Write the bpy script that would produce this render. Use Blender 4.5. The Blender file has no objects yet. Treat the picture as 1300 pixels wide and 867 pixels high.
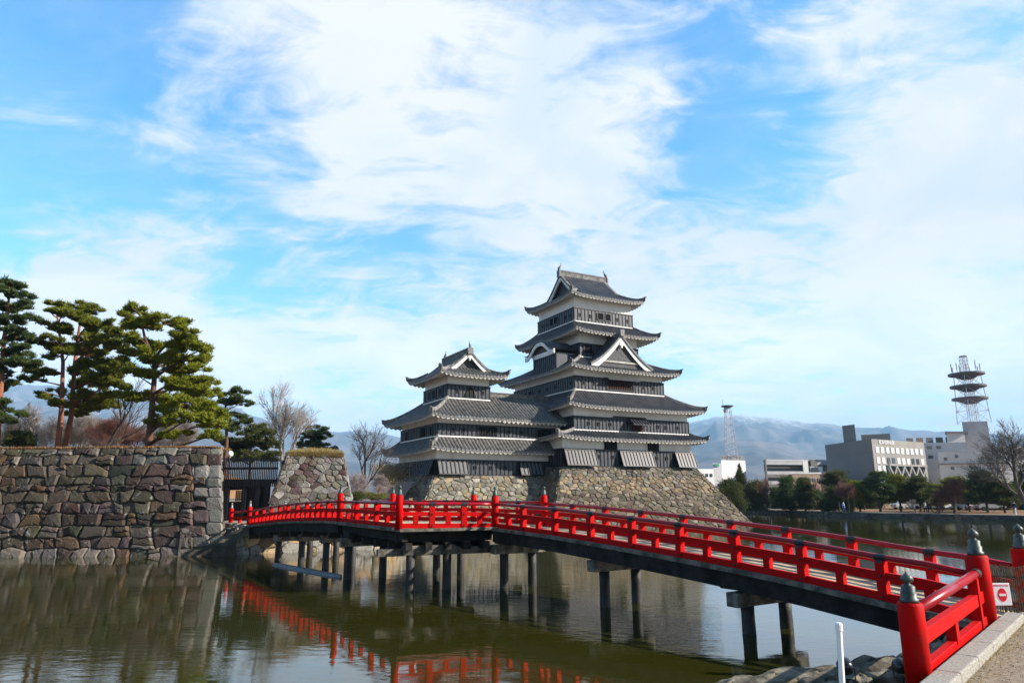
import bpy, math, random
import numpy as np
from mathutils import Vector, Matrix
PI = math.pi; R = math.radians
random.seed(7); rng = np.random.default_rng(7)
S = bpy.context.scene
C = S.collection

# ------------------------------------------------------------------ camera
F, PITCH, ROLL, HC = 867.0, R(12.6), R(-0.3), 3.4
cd = bpy.data.cameras.new('camera'); cam = bpy.data.objects.new('camera', cd); C.objects.link(cam)
cd.sensor_width = 36; cd.sensor_fit = 'HORIZONTAL'; cd.lens = 36 * F / 1300; cd.clip_end = 40000; cd.clip_start = .1
cp, sp = math.cos(PITCH), math.sin(PITCH)
r0, u0, f0 = Vector((1, 0, 0)), Vector((0, -sp, cp)), Vector((0, cp, sp))
cr, sr = math.cos(ROLL), math.sin(ROLL)
rx_, ux_ = r0 * cr + u0 * sr, u0 * cr - r0 * sr
cam.matrix_world = Matrix(((rx_[0], ux_[0], -f0[0], 0), (rx_[1], ux_[1], -f0[1], 0), (rx_[2], ux_[2], -f0[2], HC), (0, 0, 0, 1)))
S.camera = cam
# ------------------------------------------------------------------ light
SUN_EL, SUN_AZ = R(28), R(100)            # azimuth measured clockwise from +Y
sdir = Vector((math.sin(SUN_AZ) * math.cos(SUN_EL), math.cos(SUN_AZ) * math.cos(SUN_EL), math.sin(SUN_EL)))
sl = bpy.data.lights.new('sun', 'SUN'); sl.energy = 5.0; sl.angle = R(.5); sl.color = (1, .91, .80)
so = bpy.data.objects.new('sun', sl); C.objects.link(so); so.rotation_euler = (-sdir).to_track_quat('-Z', 'Y').to_euler()
S.view_settings.view_transform = 'Standard'; S.view_settings.look = 'None'; S.view_settings.exposure = 1.28; S.view_settings.gamma = 1
def ray(u, v):
    u -= 650; v -= 433.5
    a = cr * u + sr * v; b = -sr * u + cr * v
    return Vector((a, F * cp + b * sp, F * sp - b * cp))
def at(u, v, Y):                       # photograph pixel -> point at real distance Y
    r = ray(u, v); return Vector((r.x * Y / r.y, Y, HC + r.z * Y / r.y))
def atz(u, v, z):
    r = ray(u, v); t = (z - HC) / r.z; return Vector((r.x * t, r.y * t, z))

w = bpy.data.worlds.new('World'); S.world = w; w.use_nodes = True
nt = w.node_tree; N = nt.nodes; L = nt.links; N.clear()
def nd(tree, typ, **k):
    n = tree.nodes.new(typ)
    for a, v in k.items(): setattr(n, a, v)
    return n
def mth(tree, op, a, b=None, clamp=False, c=None):
    n = tree.nodes.new('ShaderNodeMath'); n.operation = op; n.use_clamp = clamp
    for i, x in enumerate((a, b, c)):
        if x is None: continue
        if isinstance(x, (int, float)): n.inputs[i].default_value = x
        else: tree.links.new(x, n.inputs[i])
    return n.outputs[0]
def sstep(tree, x, lo, hi):
    n = tree.nodes.new('ShaderNodeMapRange'); n.interpolation_type = 'SMOOTHSTEP'
    tree.links.new(x, n.inputs['Value']); n.inputs['From Min'].default_value = lo; n.inputs['From Max'].default_value = hi
    return n.outputs['Result']
def mixc(tree, fac, a, b):
    n = tree.nodes.new('ShaderNodeMix'); n.data_type = 'RGBA'
    for s, x in ((n.inputs[0], fac), (n.inputs[6], a), (n.inputs[7], b)):
        if isinstance(x, (int, float)): s.default_value = x
        elif isinstance(x, tuple): s.default_value = (*x[:3], 1)
        else: tree.links.new(x, s)
    return n.outputs[2]
sky = nd(nt, 'ShaderNodeTexSky', sky_type='NISHITA', sun_disc=False, sun_elevation=SUN_EL, sun_rotation=SUN_AZ, altitude=600, air_density=1.0, dust_density=.6, ozone_density=2.0)
tc = nd(nt, 'ShaderNodeTexCoord')
nrm = nd(nt, 'ShaderNodeVectorMath', operation='NORMALIZE'); L.new(tc.outputs['Generated'], nrm.inputs[0]); D = nrm.outputs[0]
sep = nd(nt, 'ShaderNodeSeparateXYZ'); L.new(D, sep.inputs[0])
zz = mth(nt, 'MAXIMUM', mth(nt, 'ADD', sep.outputs[2], .22), .06)
px = mth(nt, 'DIVIDE', sep.outputs[0], zz); py = mth(nt, 'DIVIDE', sep.outputs[1], zz)
cmb = nd(nt, 'ShaderNodeCombineXYZ'); L.new(px, cmb.inputs[0]); L.new(py, cmb.inputs[1])
def noise(tree, vec, scale, detail=6, rough=.55, dist=0.0, off=(0, 0, 0), sc=(1, 1, 1), rot=(0, 0, 0)):
    mp = nd(tree, 'ShaderNodeMapping'); mp.inputs['Location'].default_value = off; mp.inputs['Scale'].default_value = sc; mp.inputs['Rotation'].default_value = rot
    tree.links.new(vec, mp.inputs[0])
    n = nd(tree, 'ShaderNodeTexNoise'); n.inputs['Scale'].default_value = scale; n.inputs['Detail'].default_value = detail
    n.inputs['Roughness'].default_value = rough; n.inputs['Distortion'].default_value = dist
    tree.links.new(mp.outputs[0], n.inputs['Vector']); return n
nz = noise(nt, cmb.outputs[0], 1.5, 9, .60, .5, (3.1, .7, 0), (1, 1.25, 1), (0, 0, .5)).outputs['Fac']
nz2 = noise(nt, cmb.outputs[0], 5.0, 8, .65, .8, (1.1, 4.7, 0), (1, 1.6, 1), (0, 0, .5)).outputs['Fac']
dens = mth(nt, 'ADD', mth(nt, 'MULTIPLY_ADD', nz, 2.3, c=-.35), mth(nt, 'MULTIPLY_ADD', nz2, 1.0, c=-.5))
bias = None
# big cloud banks (+) and clear gaps (-), each a direction and an angular size
BL = [(420, 130, .30, .26), (620, 110, .34, .30), (820, 140, .26, .26), (330, 220, .16, .14), (560, 250, .22, .12), (720, 230, .25, .14), (120, 400, .30, .40), (330, 470, .26, .36), (20, 330, .20, .25),
      (1240, 180, .30, .30), (1180, 420, .34, .36), (960, 380, .13, .12), (1290, 330, .25, .3), (560, 395, .12, .16), (900, 500, .3, .26), (1100, 260, .2, .12), (650, 370, .1, .1),(480, 520, .2, .2),
      (110, 170, .26, -.34), (60, 60, .3, -.22), (330, 330, .10, -.14), (560, 330, .10, -.14), (940, 290, .16, -.22), (1040, 130, .17, -.26), (1020, 330, .08, -.12), (880, 20, .18, -.12), (800, 330, .12, -.15), (1010, 440, .07, -.14), (470, 330, .1, -.15), (620, 430, .06, -.12)]
for (u, v, rad, amp) in BL:
    d = ray(u, v).normalized()
    dp = nd(nt, 'ShaderNodeVectorMath', operation='DOT_PRODUCT'); L.new(D, dp.inputs[0]); dp.inputs[1].default_value = d
    m = sstep(nt, dp.outputs['Value'], math.cos(rad * 1.25), 1.0)
    t = mth(nt, 'MULTIPLY', m, amp)
    t = mth(nt, 'MULTIPLY', t, .62 if amp > 0 else .95)
    bias = t if bias is None else mth(nt, 'ADD', bias, t)
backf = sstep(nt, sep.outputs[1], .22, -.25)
back = mth(nt, 'MULTIPLY', backf, -.9)          # cloud taken out of the unseen sky behind, to deepen near shade
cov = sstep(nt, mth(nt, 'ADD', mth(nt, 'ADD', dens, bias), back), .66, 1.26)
low = sstep(nt, sep.outputs[2], .34, .04)                       # thicker veil near the horizon
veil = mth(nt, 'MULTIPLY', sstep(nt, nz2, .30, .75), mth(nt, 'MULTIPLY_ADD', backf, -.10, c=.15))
cov = mth(nt, 'MAXIMUM', mth(nt, 'ADD', cov, veil, True), mth(nt, 'MULTIPLY', low, .60))
gray = noise(nt, cmb.outputs[0], 2.6, 7, .6, .6, (7, 2, 0)).outputs['Fac']
cl = mixc(nt, sstep(nt, gray, .35, .62), (.80, .88, .97), (.97, .975, .98))
hs = nd(nt, 'ShaderNodeHueSaturation'); hs.inputs['Saturation'].default_value = 1.3; hs.inputs['Value'].default_value = 1; L.new(sky.outputs[0], hs.inputs['Color'])
skc = nd(nt, 'ShaderNodeVectorMath', operation='SCALE'); tn = nd(nt, 'ShaderNodeVectorMath', operation='MULTIPLY'); L.new(hs.outputs[0], tn.inputs[0]); tn.inputs[1].default_value = (1.02, 1.22, 1.14); L.new(tn.outputs[0], skc.inputs[0]); skc.inputs['Scale'].default_value = 1.65; SKS = skc
clb = nd(nt, 'ShaderNodeVectorMath', operation='SCALE'); L.new(cl, clb.inputs[0]); L.new(mth(nt, 'MULTIPLY_ADD', low, 4.2, c=6.2), clb.inputs['Scale'])
L.new(mth(nt, 'MULTIPLY_ADD', backf, -1.45, c=1.85), SKS.inputs['Scale'])  # unseen sky behind the camera dimmed to cut fill light
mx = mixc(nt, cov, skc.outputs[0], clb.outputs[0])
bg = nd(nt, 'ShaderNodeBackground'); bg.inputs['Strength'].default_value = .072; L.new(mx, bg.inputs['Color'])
wo = nd(nt, 'ShaderNodeOutputWorld'); L.new(bg.outputs[0], wo.inputs[0])

# ------------------------------------------------------------------ materials
def mat(name, col, rough=.8, col2=None, scale=4.0, spec=.3, bump=0.0, bscale=20.0, metal=0.0, stretch=(1, 1, 1), lo=.35, hi=.65, attr=None, coords='Object', detail=6):
    m = bpy.data.materials.new(name); m.use_nodes = True; t = m.node_tree; b = t.nodes['Principled BSDF']
    b.inputs['Roughness'].default_value = rough; b.inputs['Metallic'].default_value = metal; b.inputs['Specular IOR Level'].default_value = spec
    tcn = t.nodes.new('ShaderNodeTexCoord'); v = tcn.outputs[coords]
    base = None
    if attr:
        a = nd(t, 'ShaderNodeAttribute', attribute_name=attr); base = a.outputs['Color']
    if col2:
        n = noise(t, v, scale, detail, .6, .2, (0, 0, 0), stretch); f = sstep(t, n.outputs['Fac'], lo, hi)
        c = mixc(t, f, base if base is not None else col, col2); t.links.new(c, b.inputs['Base Color'])
    elif base is not None: t.links.new(base, b.inputs['Base Color'])
    else: b.inputs['Base Color'].default_value = (*col, 1)
    if bump:
        n = noise(t, v, bscale, 5, .6); bn = t.nodes.new('ShaderNodeBump'); bn.inputs['Strength'].default_value = bump; bn.inputs['Distance'].default_value = .05
        t.links.new(n.outputs['Fac'], bn.inputs['Height']); t.links.new(bn.outputs[0], b.inputs['Normal'])
    return m
M = {}
M['tile'] = mat('roof_tile', (.040, .042, .050), .5, (.085, .085, .092), 1.3, .4, .25, 14)
M['tile_light'] = mat('roof_tile_weathered', (.070, .070, .070), .55, (.15, .145, .135), 2.2, .4, .25, 14)
M['tile_edge'] = mat('roof_tile_ends', (.07, .07, .08), .6, (.2, .2, .2), 9, .4)
M['ridge'] = mat('ridge_plaster', (.085, .085, .085), .8, (.22, .21, .195), 2.0)
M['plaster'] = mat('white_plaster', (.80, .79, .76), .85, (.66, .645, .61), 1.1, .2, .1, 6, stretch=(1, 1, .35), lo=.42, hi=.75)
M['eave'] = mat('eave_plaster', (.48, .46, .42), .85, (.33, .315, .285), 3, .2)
M['board'] = mat('black_board', (.034, .040, .054), .45, (.056, .063, .078), 2.0, .35, stretch=(4, 4, .5))
M['batten'] = mat('black_batten', (.009, .010, .013), .5, None, spec=.3)
M['shutter'] = mat('shutter_board', (.072, .076, .085), .5, (.12, .12, .125), 2.5, .3, stretch=(4, 4, .4))
M['dark'] = mat('dark_opening', (.008, .008, .009), .9, None, spec=.1)
M['redwood'] = mat('red_brown_lattice', (.09, .022, .012), .7, (.05, .02, .012), 4)
M['gablepanel'] = mat('gable_panel', (.045, .047, .052), .7, (.09, .09, .092), 5)
M['stone'] = mat('field_stone', None, .92, (.25, .24, .215), 2.6, .15, 1.0, 8, attr='stone', lo=.60, hi=.70, detail=10)
M['stone2'] = mat('castle_stone', None, .92, (.10, .09, .07), 2.5, .15, 1.0, 7, attr='stone', lo=.50, hi=.66, detail=9)
M['mortar'] = mat('joint_shade', (.045, .038, .030), .95, (.08, .07, .05), 3)
M['red'] = mat('vermilion_paint', (.50, .002, .002), .55, (.33, .010, .008), 3.4, .06, .15, 26, lo=.42, hi=.72, detail=10)
M['pipe'] = mat('vermilion_handrail', (.34, .001, .008), .3, (.26, .002, .008), 1.5, .35)
M['iron'] = mat('dark_fitting', (.018, .022, .024), .45, None, metal=.3, spec=.5)
M['bronze'] = mat('patinated_bronze', (.035, .045, .042), .5, (.085, .11, .10), 7, .5, metal=.35)
M['bronze_pale'] = mat('pale_bronze', (.14, .15, .15), .45, (.2, .21, .21), 7, .5, metal=.35)
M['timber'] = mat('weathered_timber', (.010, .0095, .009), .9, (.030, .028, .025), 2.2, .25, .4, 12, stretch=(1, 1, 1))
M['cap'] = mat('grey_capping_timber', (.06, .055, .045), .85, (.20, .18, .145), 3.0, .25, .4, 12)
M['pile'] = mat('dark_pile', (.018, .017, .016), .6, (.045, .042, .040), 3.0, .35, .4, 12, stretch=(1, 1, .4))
M['deck'] = mat('deck_planks', (.38, .29, .19), .8, (.50, .41, .29), 3, .3, .3, 20)
M['bark'] = mat('pine_bark', (.16, .075, .05), .95, (.075, .045, .035), 3, .2, .7, 10, stretch=(1, 1, .3))
M['barkred'] = mat('red_pine_bark', (.30, .11, .06), .95, (.15, .07, .05), 3, .2, .5, 10, stretch=(1, 1, .3))
M['barkgrey'] = mat('grey_bark', (.16, .14, .125), .95, (.26, .235, .21), 4, .2)
M['barkdark'] = mat('dark_bark', (.05, .042, .038), .95, (.09, .08, .07), 4, .2)
M['barkmid'] = mat('brown_grey_bark', (.10, .085, .075), .95, (.14, .12, .105), 4)
M['twigred'] = mat('reddish_twigs', (.17, .07, .055), .95, (.11, .06, .05), 3)
M['twigpale'] = mat('pale_twigs', (.26, .23, .21), .95, (.19, .165, .15), 3)
M['twigpink'] = mat('pinkish_twigs', (.24, .19, .185), .95, (.30, .25, .25), 3)
def leafmat(name, a, b, c, sc=.9):
    m = bpy.data.materials.new(name); m.use_nodes = True; t = m.node_tree; p = t.nodes['Principled BSDF']
    p.inputs['Roughness'].default_value = .65; p.inputs['Specular IOR Level'].default_value = .25
    tcn = t.nodes.new('ShaderNodeTexCoord'); n = noise(t, tcn.outputs['Object'], sc, 4, .6)
    f = sstep(t, n.outputs['Fac'], .38, .62); at_ = nd(t, 'ShaderNodeAttribute', attribute_name='tint')
    c1 = mixc(t, f, a, b); c2 = mixc(t, at_.outputs['Fac'], c1, c); t.links.new(c2, p.inputs['Base Color'])
    tr_ = t.nodes.new('ShaderNodeBsdfTranslucent'); t.links.new(c2, tr_.inputs['Color']); ms = t.nodes.new('ShaderNodeMixShader'); ms.inputs[0].default_value = .38
    t.links.new(p.outputs[0], ms.inputs[1]); t.links.new(tr_.outputs[0], ms.inputs[2]); t.links.new(ms.outputs[0], t.nodes['Material Output'].inputs['Surface'])
    try: p.inputs['Subsurface Weight'].default_value = 0
    except Exception: pass
    return m
M['pine'] = leafmat('pine_needles', (.06, .105, .014), (.13, .165, .016), (.20, .19, .014))
M['pinedark'] = leafmat('dark_pine_needles', (.030, .062, .022), (.060, .10, .028), (.09, .12, .03))
M['pinegold'] = leafmat('yellow_green_needles', (.10, .145, .010), (.19, .225, .012), (.25, .25, .018))
M['evergreen'] = leafmat('evergreen_leaves', (.035, .055, .014), (.075, .095, .020), (.11, .115, .03))
M['brownleaf'] = leafmat('russet_leaves', (.10, .055, .035), (.15, .075, .045), (.09, .06, .04))
M['grass'] = leafmat('dry_grass_blades', (.36, .27, .10), (.28, .20, .07), (.45, .36, .16))
M['greengrass'] = leafmat('green_grass_blades', (.09, .11, .02), (.16, .16, .04), (.25, .22, .07))
M['dryground'] = mat('dry_lawn', (.30, .16, .065), .95, (.17, .10, .045), 1.5)
M['gravel'] = mat('pale_gravel_ground', (.30, .27, .22), .95, (.22, .19, .15), .6, bump=.3, bscale=40)
M['road'] = mat('asphalt_path', (.21, .165, .115), .95, (.33, .275, .205), 16, .15, .4, 140, detail=11)
M['kerb'] = mat('kerb_concrete', (.22, .21, .185), .92, (.42, .40, .355), 34, .15, .35, 120)
M['soil'] = mat('bank_soil', (.10, .085, .045), .95, (.16, .14, .07), 2, .2, .5, 8)
M['rock'] = mat('bank_rock', (.065, .058, .043), .95, (.20, .18, .135), 3.2, .15, 1.0, 9, detail=10)
M['white'] = mat('white_plastic', (.82, .82, .84), .35, None, spec=.5)
M['black'] = mat('black_plastic', (.012, .012, .014), .25, None, spec=.5)
M['glass'] = mat('window_glass', (.05, .06, .075), .08, None, spec=.8)
M['paleblind'] = mat('pale_blind_window', (.78, .80, .80), .35, (.6, .64, .66), .4, .5)
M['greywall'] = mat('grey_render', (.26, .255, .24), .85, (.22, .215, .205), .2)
M['greydark'] = mat('dark_grey_and_shade_render', (.17, .165, .165), .85, (.19, .185, .18), .2)
M['whitewall'] = mat('white_building_wall', (.72, .72, .72), .8, (.62, .62, .63), .3)
M['bluewall'] = mat('pale_grey_wall', (.50, .50, .52), .8, (.42, .42, .44), .3)
M['brick'] = mat('brown_brick', (.24, .17, .13), .9, (.30, .22, .17), .8)
M['steel'] = mat('tower_steel', (.55, .55, .58), .5, None, metal=.2)
M['steeldark'] = mat('dark_tower_deck', (.10, .10, .12), .6, None)
M['signred'] = mat('sign_red', (.72, .01, .03), .4, None)
M['green'] = mat('green_sign', (.02, .25, .13), .5, None)
M['orange'] = mat('orange_boards', (.42, .20, .07), .8, (.3, .14, .05), 4)
M['skin'] = mat('skin_tone', (.55, .36, .27), .6, None)
M['hair'] = mat('hair_black', (.012, .01, .01), .6, None)
def cloth(n, c): M[n] = mat(n, c, .9, None); return M[n]

# ------------------------------------------------------------------ mesh helpers
class MB:
    def __init__(s): s.v = []; s.f = []; s.m = []; s.col = []
    def add(s, vs, fs, mi=0, col=None):
        o = len(s.v); s.v += [tuple(p) for p in vs]; s.f += [tuple(o + i for i in f) for f in fs]
        s.m += [mi] * len(fs)
        if col is not None: s.col += [col] * len(fs)
    def box(s, x0, x1, y0, y1, z0, z1, mi=0, fn=None):
        vs = [(x, y, z) for z in (z0, z1) for y in (y0, y1) for x in (x0, x1)]
        if fn: vs = [fn(*p) for p in vs]
        s.add(vs, [(0, 2, 3, 1), (4, 5, 7, 6), (0, 1, 5, 4), (2, 6, 7, 3), (0, 4, 6, 2), (1, 3, 7, 5)], mi)
    def beam(s, p, q, wd, h, up=(0, 0, 1), mi=0):       # box along p->q; p,q centre line
        p, q = Vector(p), Vector(q); d = (q - p).normalized(); u = Vector(up); sd = d.cross(u).normalized(); u = sd.cross(d).normalized()
        vs = [e + sd * a * wd / 2 + u * b * h / 2 for e in (p, q) for (a, b) in ((-1, -1), (1, -1), (1, 1), (-1, 1))]
        s.add(vs, [(0, 1, 2, 3), (7, 6, 5, 4), (0, 4, 5, 1), (1, 5, 6, 2), (2, 6, 7, 3), (3, 7, 4, 0)], mi)
    def tube(s, pts, rad, n=6, mi=0, cap=True):
        pts = [Vector(p) for p in pts]; k = len(pts); rs = rad if isinstance(rad, (list, tuple)) else [rad] * k
        o = len(s.v); prev = None
        for i, p in enumerate(pts):
            d = (pts[min(i + 1, k - 1)] - pts[max(i - 1, 0)])
            d = d.normalized() if d.length > 1e-6 else Vector((0, 0, 1))
            a = prev if prev is not None else (Vector((1, 0, 0)) if abs(d.x) < .8 else Vector((0, 1, 0)))
            a = (a - d * a.dot(d)); a = a.normalized() if a.length > 1e-6 else d.orthogonal().normalized(); prev = a; b = d.cross(a)
            for j in range(n):
                an = 2 * PI * j / n; s.v.append(tuple(p + (a * math.cos(an) + b * math.sin(an)) * rs[i]))
        for i in range(k - 1):
            for j in range(n):
                s.f.append((o + i * n + j, o + i * n + (j + 1) % n, o + (i + 1) * n + (j + 1) % n, o + (i + 1) * n + j)); s.m.append(mi)
        if cap and n > 3:
            s.f.append(tuple(o + j for j in range(n))[::-1]); s.f.append(tuple(o + (k - 1) * n + j for j in range(n))); s.m += [mi, mi]
    def lathe(s, prof, n=20, c=(0, 0, 0), mi=0, axis=None):
        o = len(s.v); c = Vector(c)
        ax = Vector(axis).normalized() if axis else Vector((0, 0, 1)); a = ax.orthogonal().normalized(); b = ax.cross(a)
        for (r, z) in prof:
            for j in range(n):
                an = 2 * PI * j / n; s.v.append(tuple(c + ax * z + (a * math.cos(an) + b * math.sin(an)) * r))
        for i in range(len(prof) - 1):
            for j in range(n):
                s.f.append((o + i * n + j, o + i * n + (j + 1) % n, o + (i + 1) * n + (j + 1) % n, o + (i + 1) * n + j)); s.m.append(mi)
        s.f.append(tuple(o + j for j in range(n))[::-1]); s.f.append(tuple(o + (len(prof) - 1) * n + j for j in range(n))); s.m += [mi, mi]
    def grid(s, rows, mi=0):                              # rows: list of equal-length point lists
        o = len(s.v); nr = len(rows); nc = len(rows[0])
        for r_ in rows: s.v += [tuple(p) for p in r_]
        for i in range(nr - 1):
            for j in range(nc - 1):
                s.f.append((o + i * nc + j, o + (i + 1) * nc + j, o + (i + 1) * nc + j + 1, o + i * nc + j + 1)); s.m.append(mi)
    def build(s, name, mats, parent=None, smooth=False, bevel=0):
        me = bpy.data.meshes.new(name); me.from_pydata(s.v, [], s.f)
        for m in (mats if isinstance(mats, (list, tuple)) else [mats]): me.materials.append(m)
        if len(set(s.m)) > 1: me.polygons.foreach_set('material_index', s.m)
        if s.col:
            a = me.attributes.new('stone', 'FLOAT_COLOR', 'FACE'); a.data.foreach_set('color', np.array([(*c, 1) for c in s.col], dtype=np.float32).ravel())
        if smooth: me.polygons.foreach_set('use_smooth', [True] * len(me.polygons))
        me.validate(); me.update()
        o = bpy.data.objects.new(name, me); C.objects.link(o)
        if parent: o.parent = parent
        if bevel:
            b = o.modifiers.new('bevel', 'BEVEL'); b.width = bevel; b.segments = 2; b.limit_method = 'ANGLE'
        return o
def tag(o, label=None, cat=None, group=None, kind=None):
    for k, x in (('label', label), ('category', cat), ('group', group), ('kind', kind)):
        if x: o[k] = x
    return o
def empty(name, loc=(0, 0, 0), rz=0):
    o = bpy.data.objects.new(name, None); C.objects.link(o); o.location = loc; o.rotation_euler = (0, 0, rz); o.empty_display_size = .3; return o
def copy_tree(o, parent=None):
    c = o.copy(); C.objects.link(c); c.parent = parent
    for ch in list(o.children): copy_tree(ch, c)
    return c
def fastmesh(name, V, Fc, m, parent=None, tint=None):
    nf, k = Fc.shape; me = bpy.data.meshes.new(name)
    me.vertices.add(len(V)); me.vertices.foreach_set('co', V.astype(np.float32).ravel())
    me.loops.add(nf * k); me.loops.foreach_set('vertex_index', Fc.astype(np.int32).ravel())
    me.polygons.add(nf); me.polygons.foreach_set('loop_start', np.arange(0, nf * k, k, dtype=np.int32)); me.polygons.foreach_set('loop_total', np.full(nf, k, dtype=np.int32))
    me.materials.append(m); me.update(calc_edges=True)
    if tint is not None:
        a = me.attributes.new('tint', 'FLOAT', 'FACE'); a.data.foreach_set('value', tint.astype(np.float32))
    o = bpy.data.objects.new(name, me); C.objects.link(o)
    if parent: o.parent = parent
    return o

# ------------------------------------------------------------------ stone walls (individual fitted stones)
def voronoi_cells(Wd, Hd, cw, ch, jit=.42, seed=1, drop=.16):
    rd = random.Random(seed); nx, ny = max(2, int(round(Wd / cw))), max(2, int(round(Hd / ch))); cw, ch = Wd / nx, Hd / ny; P = {}
    for j in range(-2, ny + 2):
        for i in range(-2, nx + 2):
            P[i, j] = ((i + .5 + (.5 if j % 2 else 0) * .9 + rd.uniform(-jit, jit)) * cw, (j + .5 + rd.uniform(-jit, jit) * .8) * ch)
    for key in list(P):
        if rd.random() < drop and all((key[0] + a, key[1] + b) in P for a in (-1, 0, 1) for b in (-1, 0, 1)): del P[key]
    k = cw / ch; out = []
    for j in range(-1, ny + 1):
        for i in range(-1, nx + 1):
            if (i, j) not in P: continue
            x, y = P[i, j]; y2 = y * k; poly = [(x - 2 * cw, y2 - 2 * cw), (x + 2 * cw, y2 - 2 * cw), (x + 2 * cw, y2 + 2 * cw), (x - 2 * cw, y2 + 2 * cw)]
            for dj in (-2, -1, 0, 1, 2):
                for di in (-2, -1, 0, 1, 2):
                    if (di or dj) and (i + di, j + dj) in P:
                        qx, qy = P[i + di, j + dj]; qy *= k; mx_, my_ = (x + qx) / 2, (y2 + qy) / 2; nx_, ny_ = qx - x, qy - y2
                        np_ = []
                        for a in range(len(poly)):
                            A, B = poly[a], poly[(a + 1) % len(poly)]
                            da = (A[0] - mx_) * nx_ + (A[1] - my_) * ny_; db = (B[0] - mx_) * nx_ + (B[1] - my_) * ny_
                            if da <= 0: np_.append(A)
                            if (da < 0) != (db < 0) and abs(da - db) > 1e-12: t = da / (da - db); np_.append((A[0] + t * (B[0] - A[0]), A[1] + t * (B[1] - A[1])))
                        poly = np_
                        if len(poly) < 3: break
                if len(poly) < 3: break
            poly = [(a, b / k) for a, b in poly]
            def clip(poly, ax, lim, sg):
                o = []
                for a in range(len(poly)):
                    A, B = poly[a], poly[(a + 1) % len(poly)]; da, db = sg * (A[ax] - lim), sg * (B[ax] - lim)
                    if da <= 0: o.append(A)
                    if (da < 0) != (db < 0) and abs(da - db) > 1e-12: t = da / (da - db); o.append((A[0] + t * (B[0] - A[0]), A[1] + t * (B[1] - A[1])))
                return o
            for ax, lim, sg in ((0, 0, -1), (0, Wd, 1), (1, 0, -1), (1, Hd, 1)):
                if len(poly) >= 3: poly = clip(poly, ax, lim, sg)
            if len(poly) >= 3: out.append(poly)
    return out
def stone_face(mb, Wd, Hd, fn, cw, ch, pal, seed, relief=.12, gap=.03, jit=.42, polys=None, bandcol=None):
    rd = random.Random(seed); e = .05
    def surf(p, q, d):
        P0 = Vector(fn(p, q)); n = (Vector(fn(p + e, q)) - P0).cross(Vector(fn(p, q + e)) - P0).normalized(); return P0 + n * d
    mb.add([fn(0, 0), fn(Wd, 0), fn(Wd, Hd), fn(0, Hd)], [(0, 1, 2, 3)], 1, (.03, .026, .02))
    for poly in (polys if polys is not None else voronoi_cells(Wd, Hd, cw, ch, jit, seed)):
        # round the corners by cutting them
        cx = sum(p[0] for p in poly) / len(poly); cy = sum(p[1] for p in poly) / len(poly)
        size = min(max(abs(p[0] - cx) for p in poly), max(abs(p[1] - cy) for p in poly))
        if size < .05: continue
        pp = []
        for a in range(len(poly)):
            A, Pm, B = poly[a - 1], poly[a], poly[(a + 1) % len(poly)]; c = rd.uniform(.05, .17)
            pp.append((Pm[0] + (A[0] - Pm[0]) * c, Pm[1] + (A[1] - Pm[1]) * c)); pp.append((Pm[0] + (B[0] - Pm[0]) * c, Pm[1] + (B[1] - Pm[1]) * c))
        g = 1 - min(.3, gap / max(size, .05)); n = len(pp); h = relief * rd.uniform(.35, 1.15); tx, ty = rd.uniform(-.25, .25), rd.uniform(-.25, .25)
        r1 = [((x - cx) * g + cx, (y - cy) * g + cy) for x, y in pp]
        r2 = [((x - cx) * g * k_ + cx, (y - cy) * g * k_ + cy) for (x, y), k_ in ((p_, rd.uniform(.74, .93)) for p_ in pp)]
        vs = [surf(x, y, .004) for x, y in pp] + [surf(x, y, h * .55) for x, y in r1] + [surf(x, y, h + (x - cx) * tx * .4 + (y - cy) * ty * .4 + rd.uniform(-.02, .02)) for x, y in r2] + [surf(cx + rd.uniform(-.1, .1) * size, cy, h * 1.12 + rd.uniform(-.02, .03))]
        fs = []
        for a in range(n):
            b = (a + 1) % n; fs += [(a, b, n + b, n + a), (n + a, n + b, 2 * n + b, 2 * n + a), (2 * n + a, 2 * n + b, 3 * n)]
        base = bandcol(cx, cy, rd) if bandcol else rd.choice(pal); k_ = rd.uniform(.66, 1.22)
        mb.add(vs, fs, 0, tuple(min(1, max(0, c * k_ + rd.uniform(-.008, .008))) for c in base))
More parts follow.
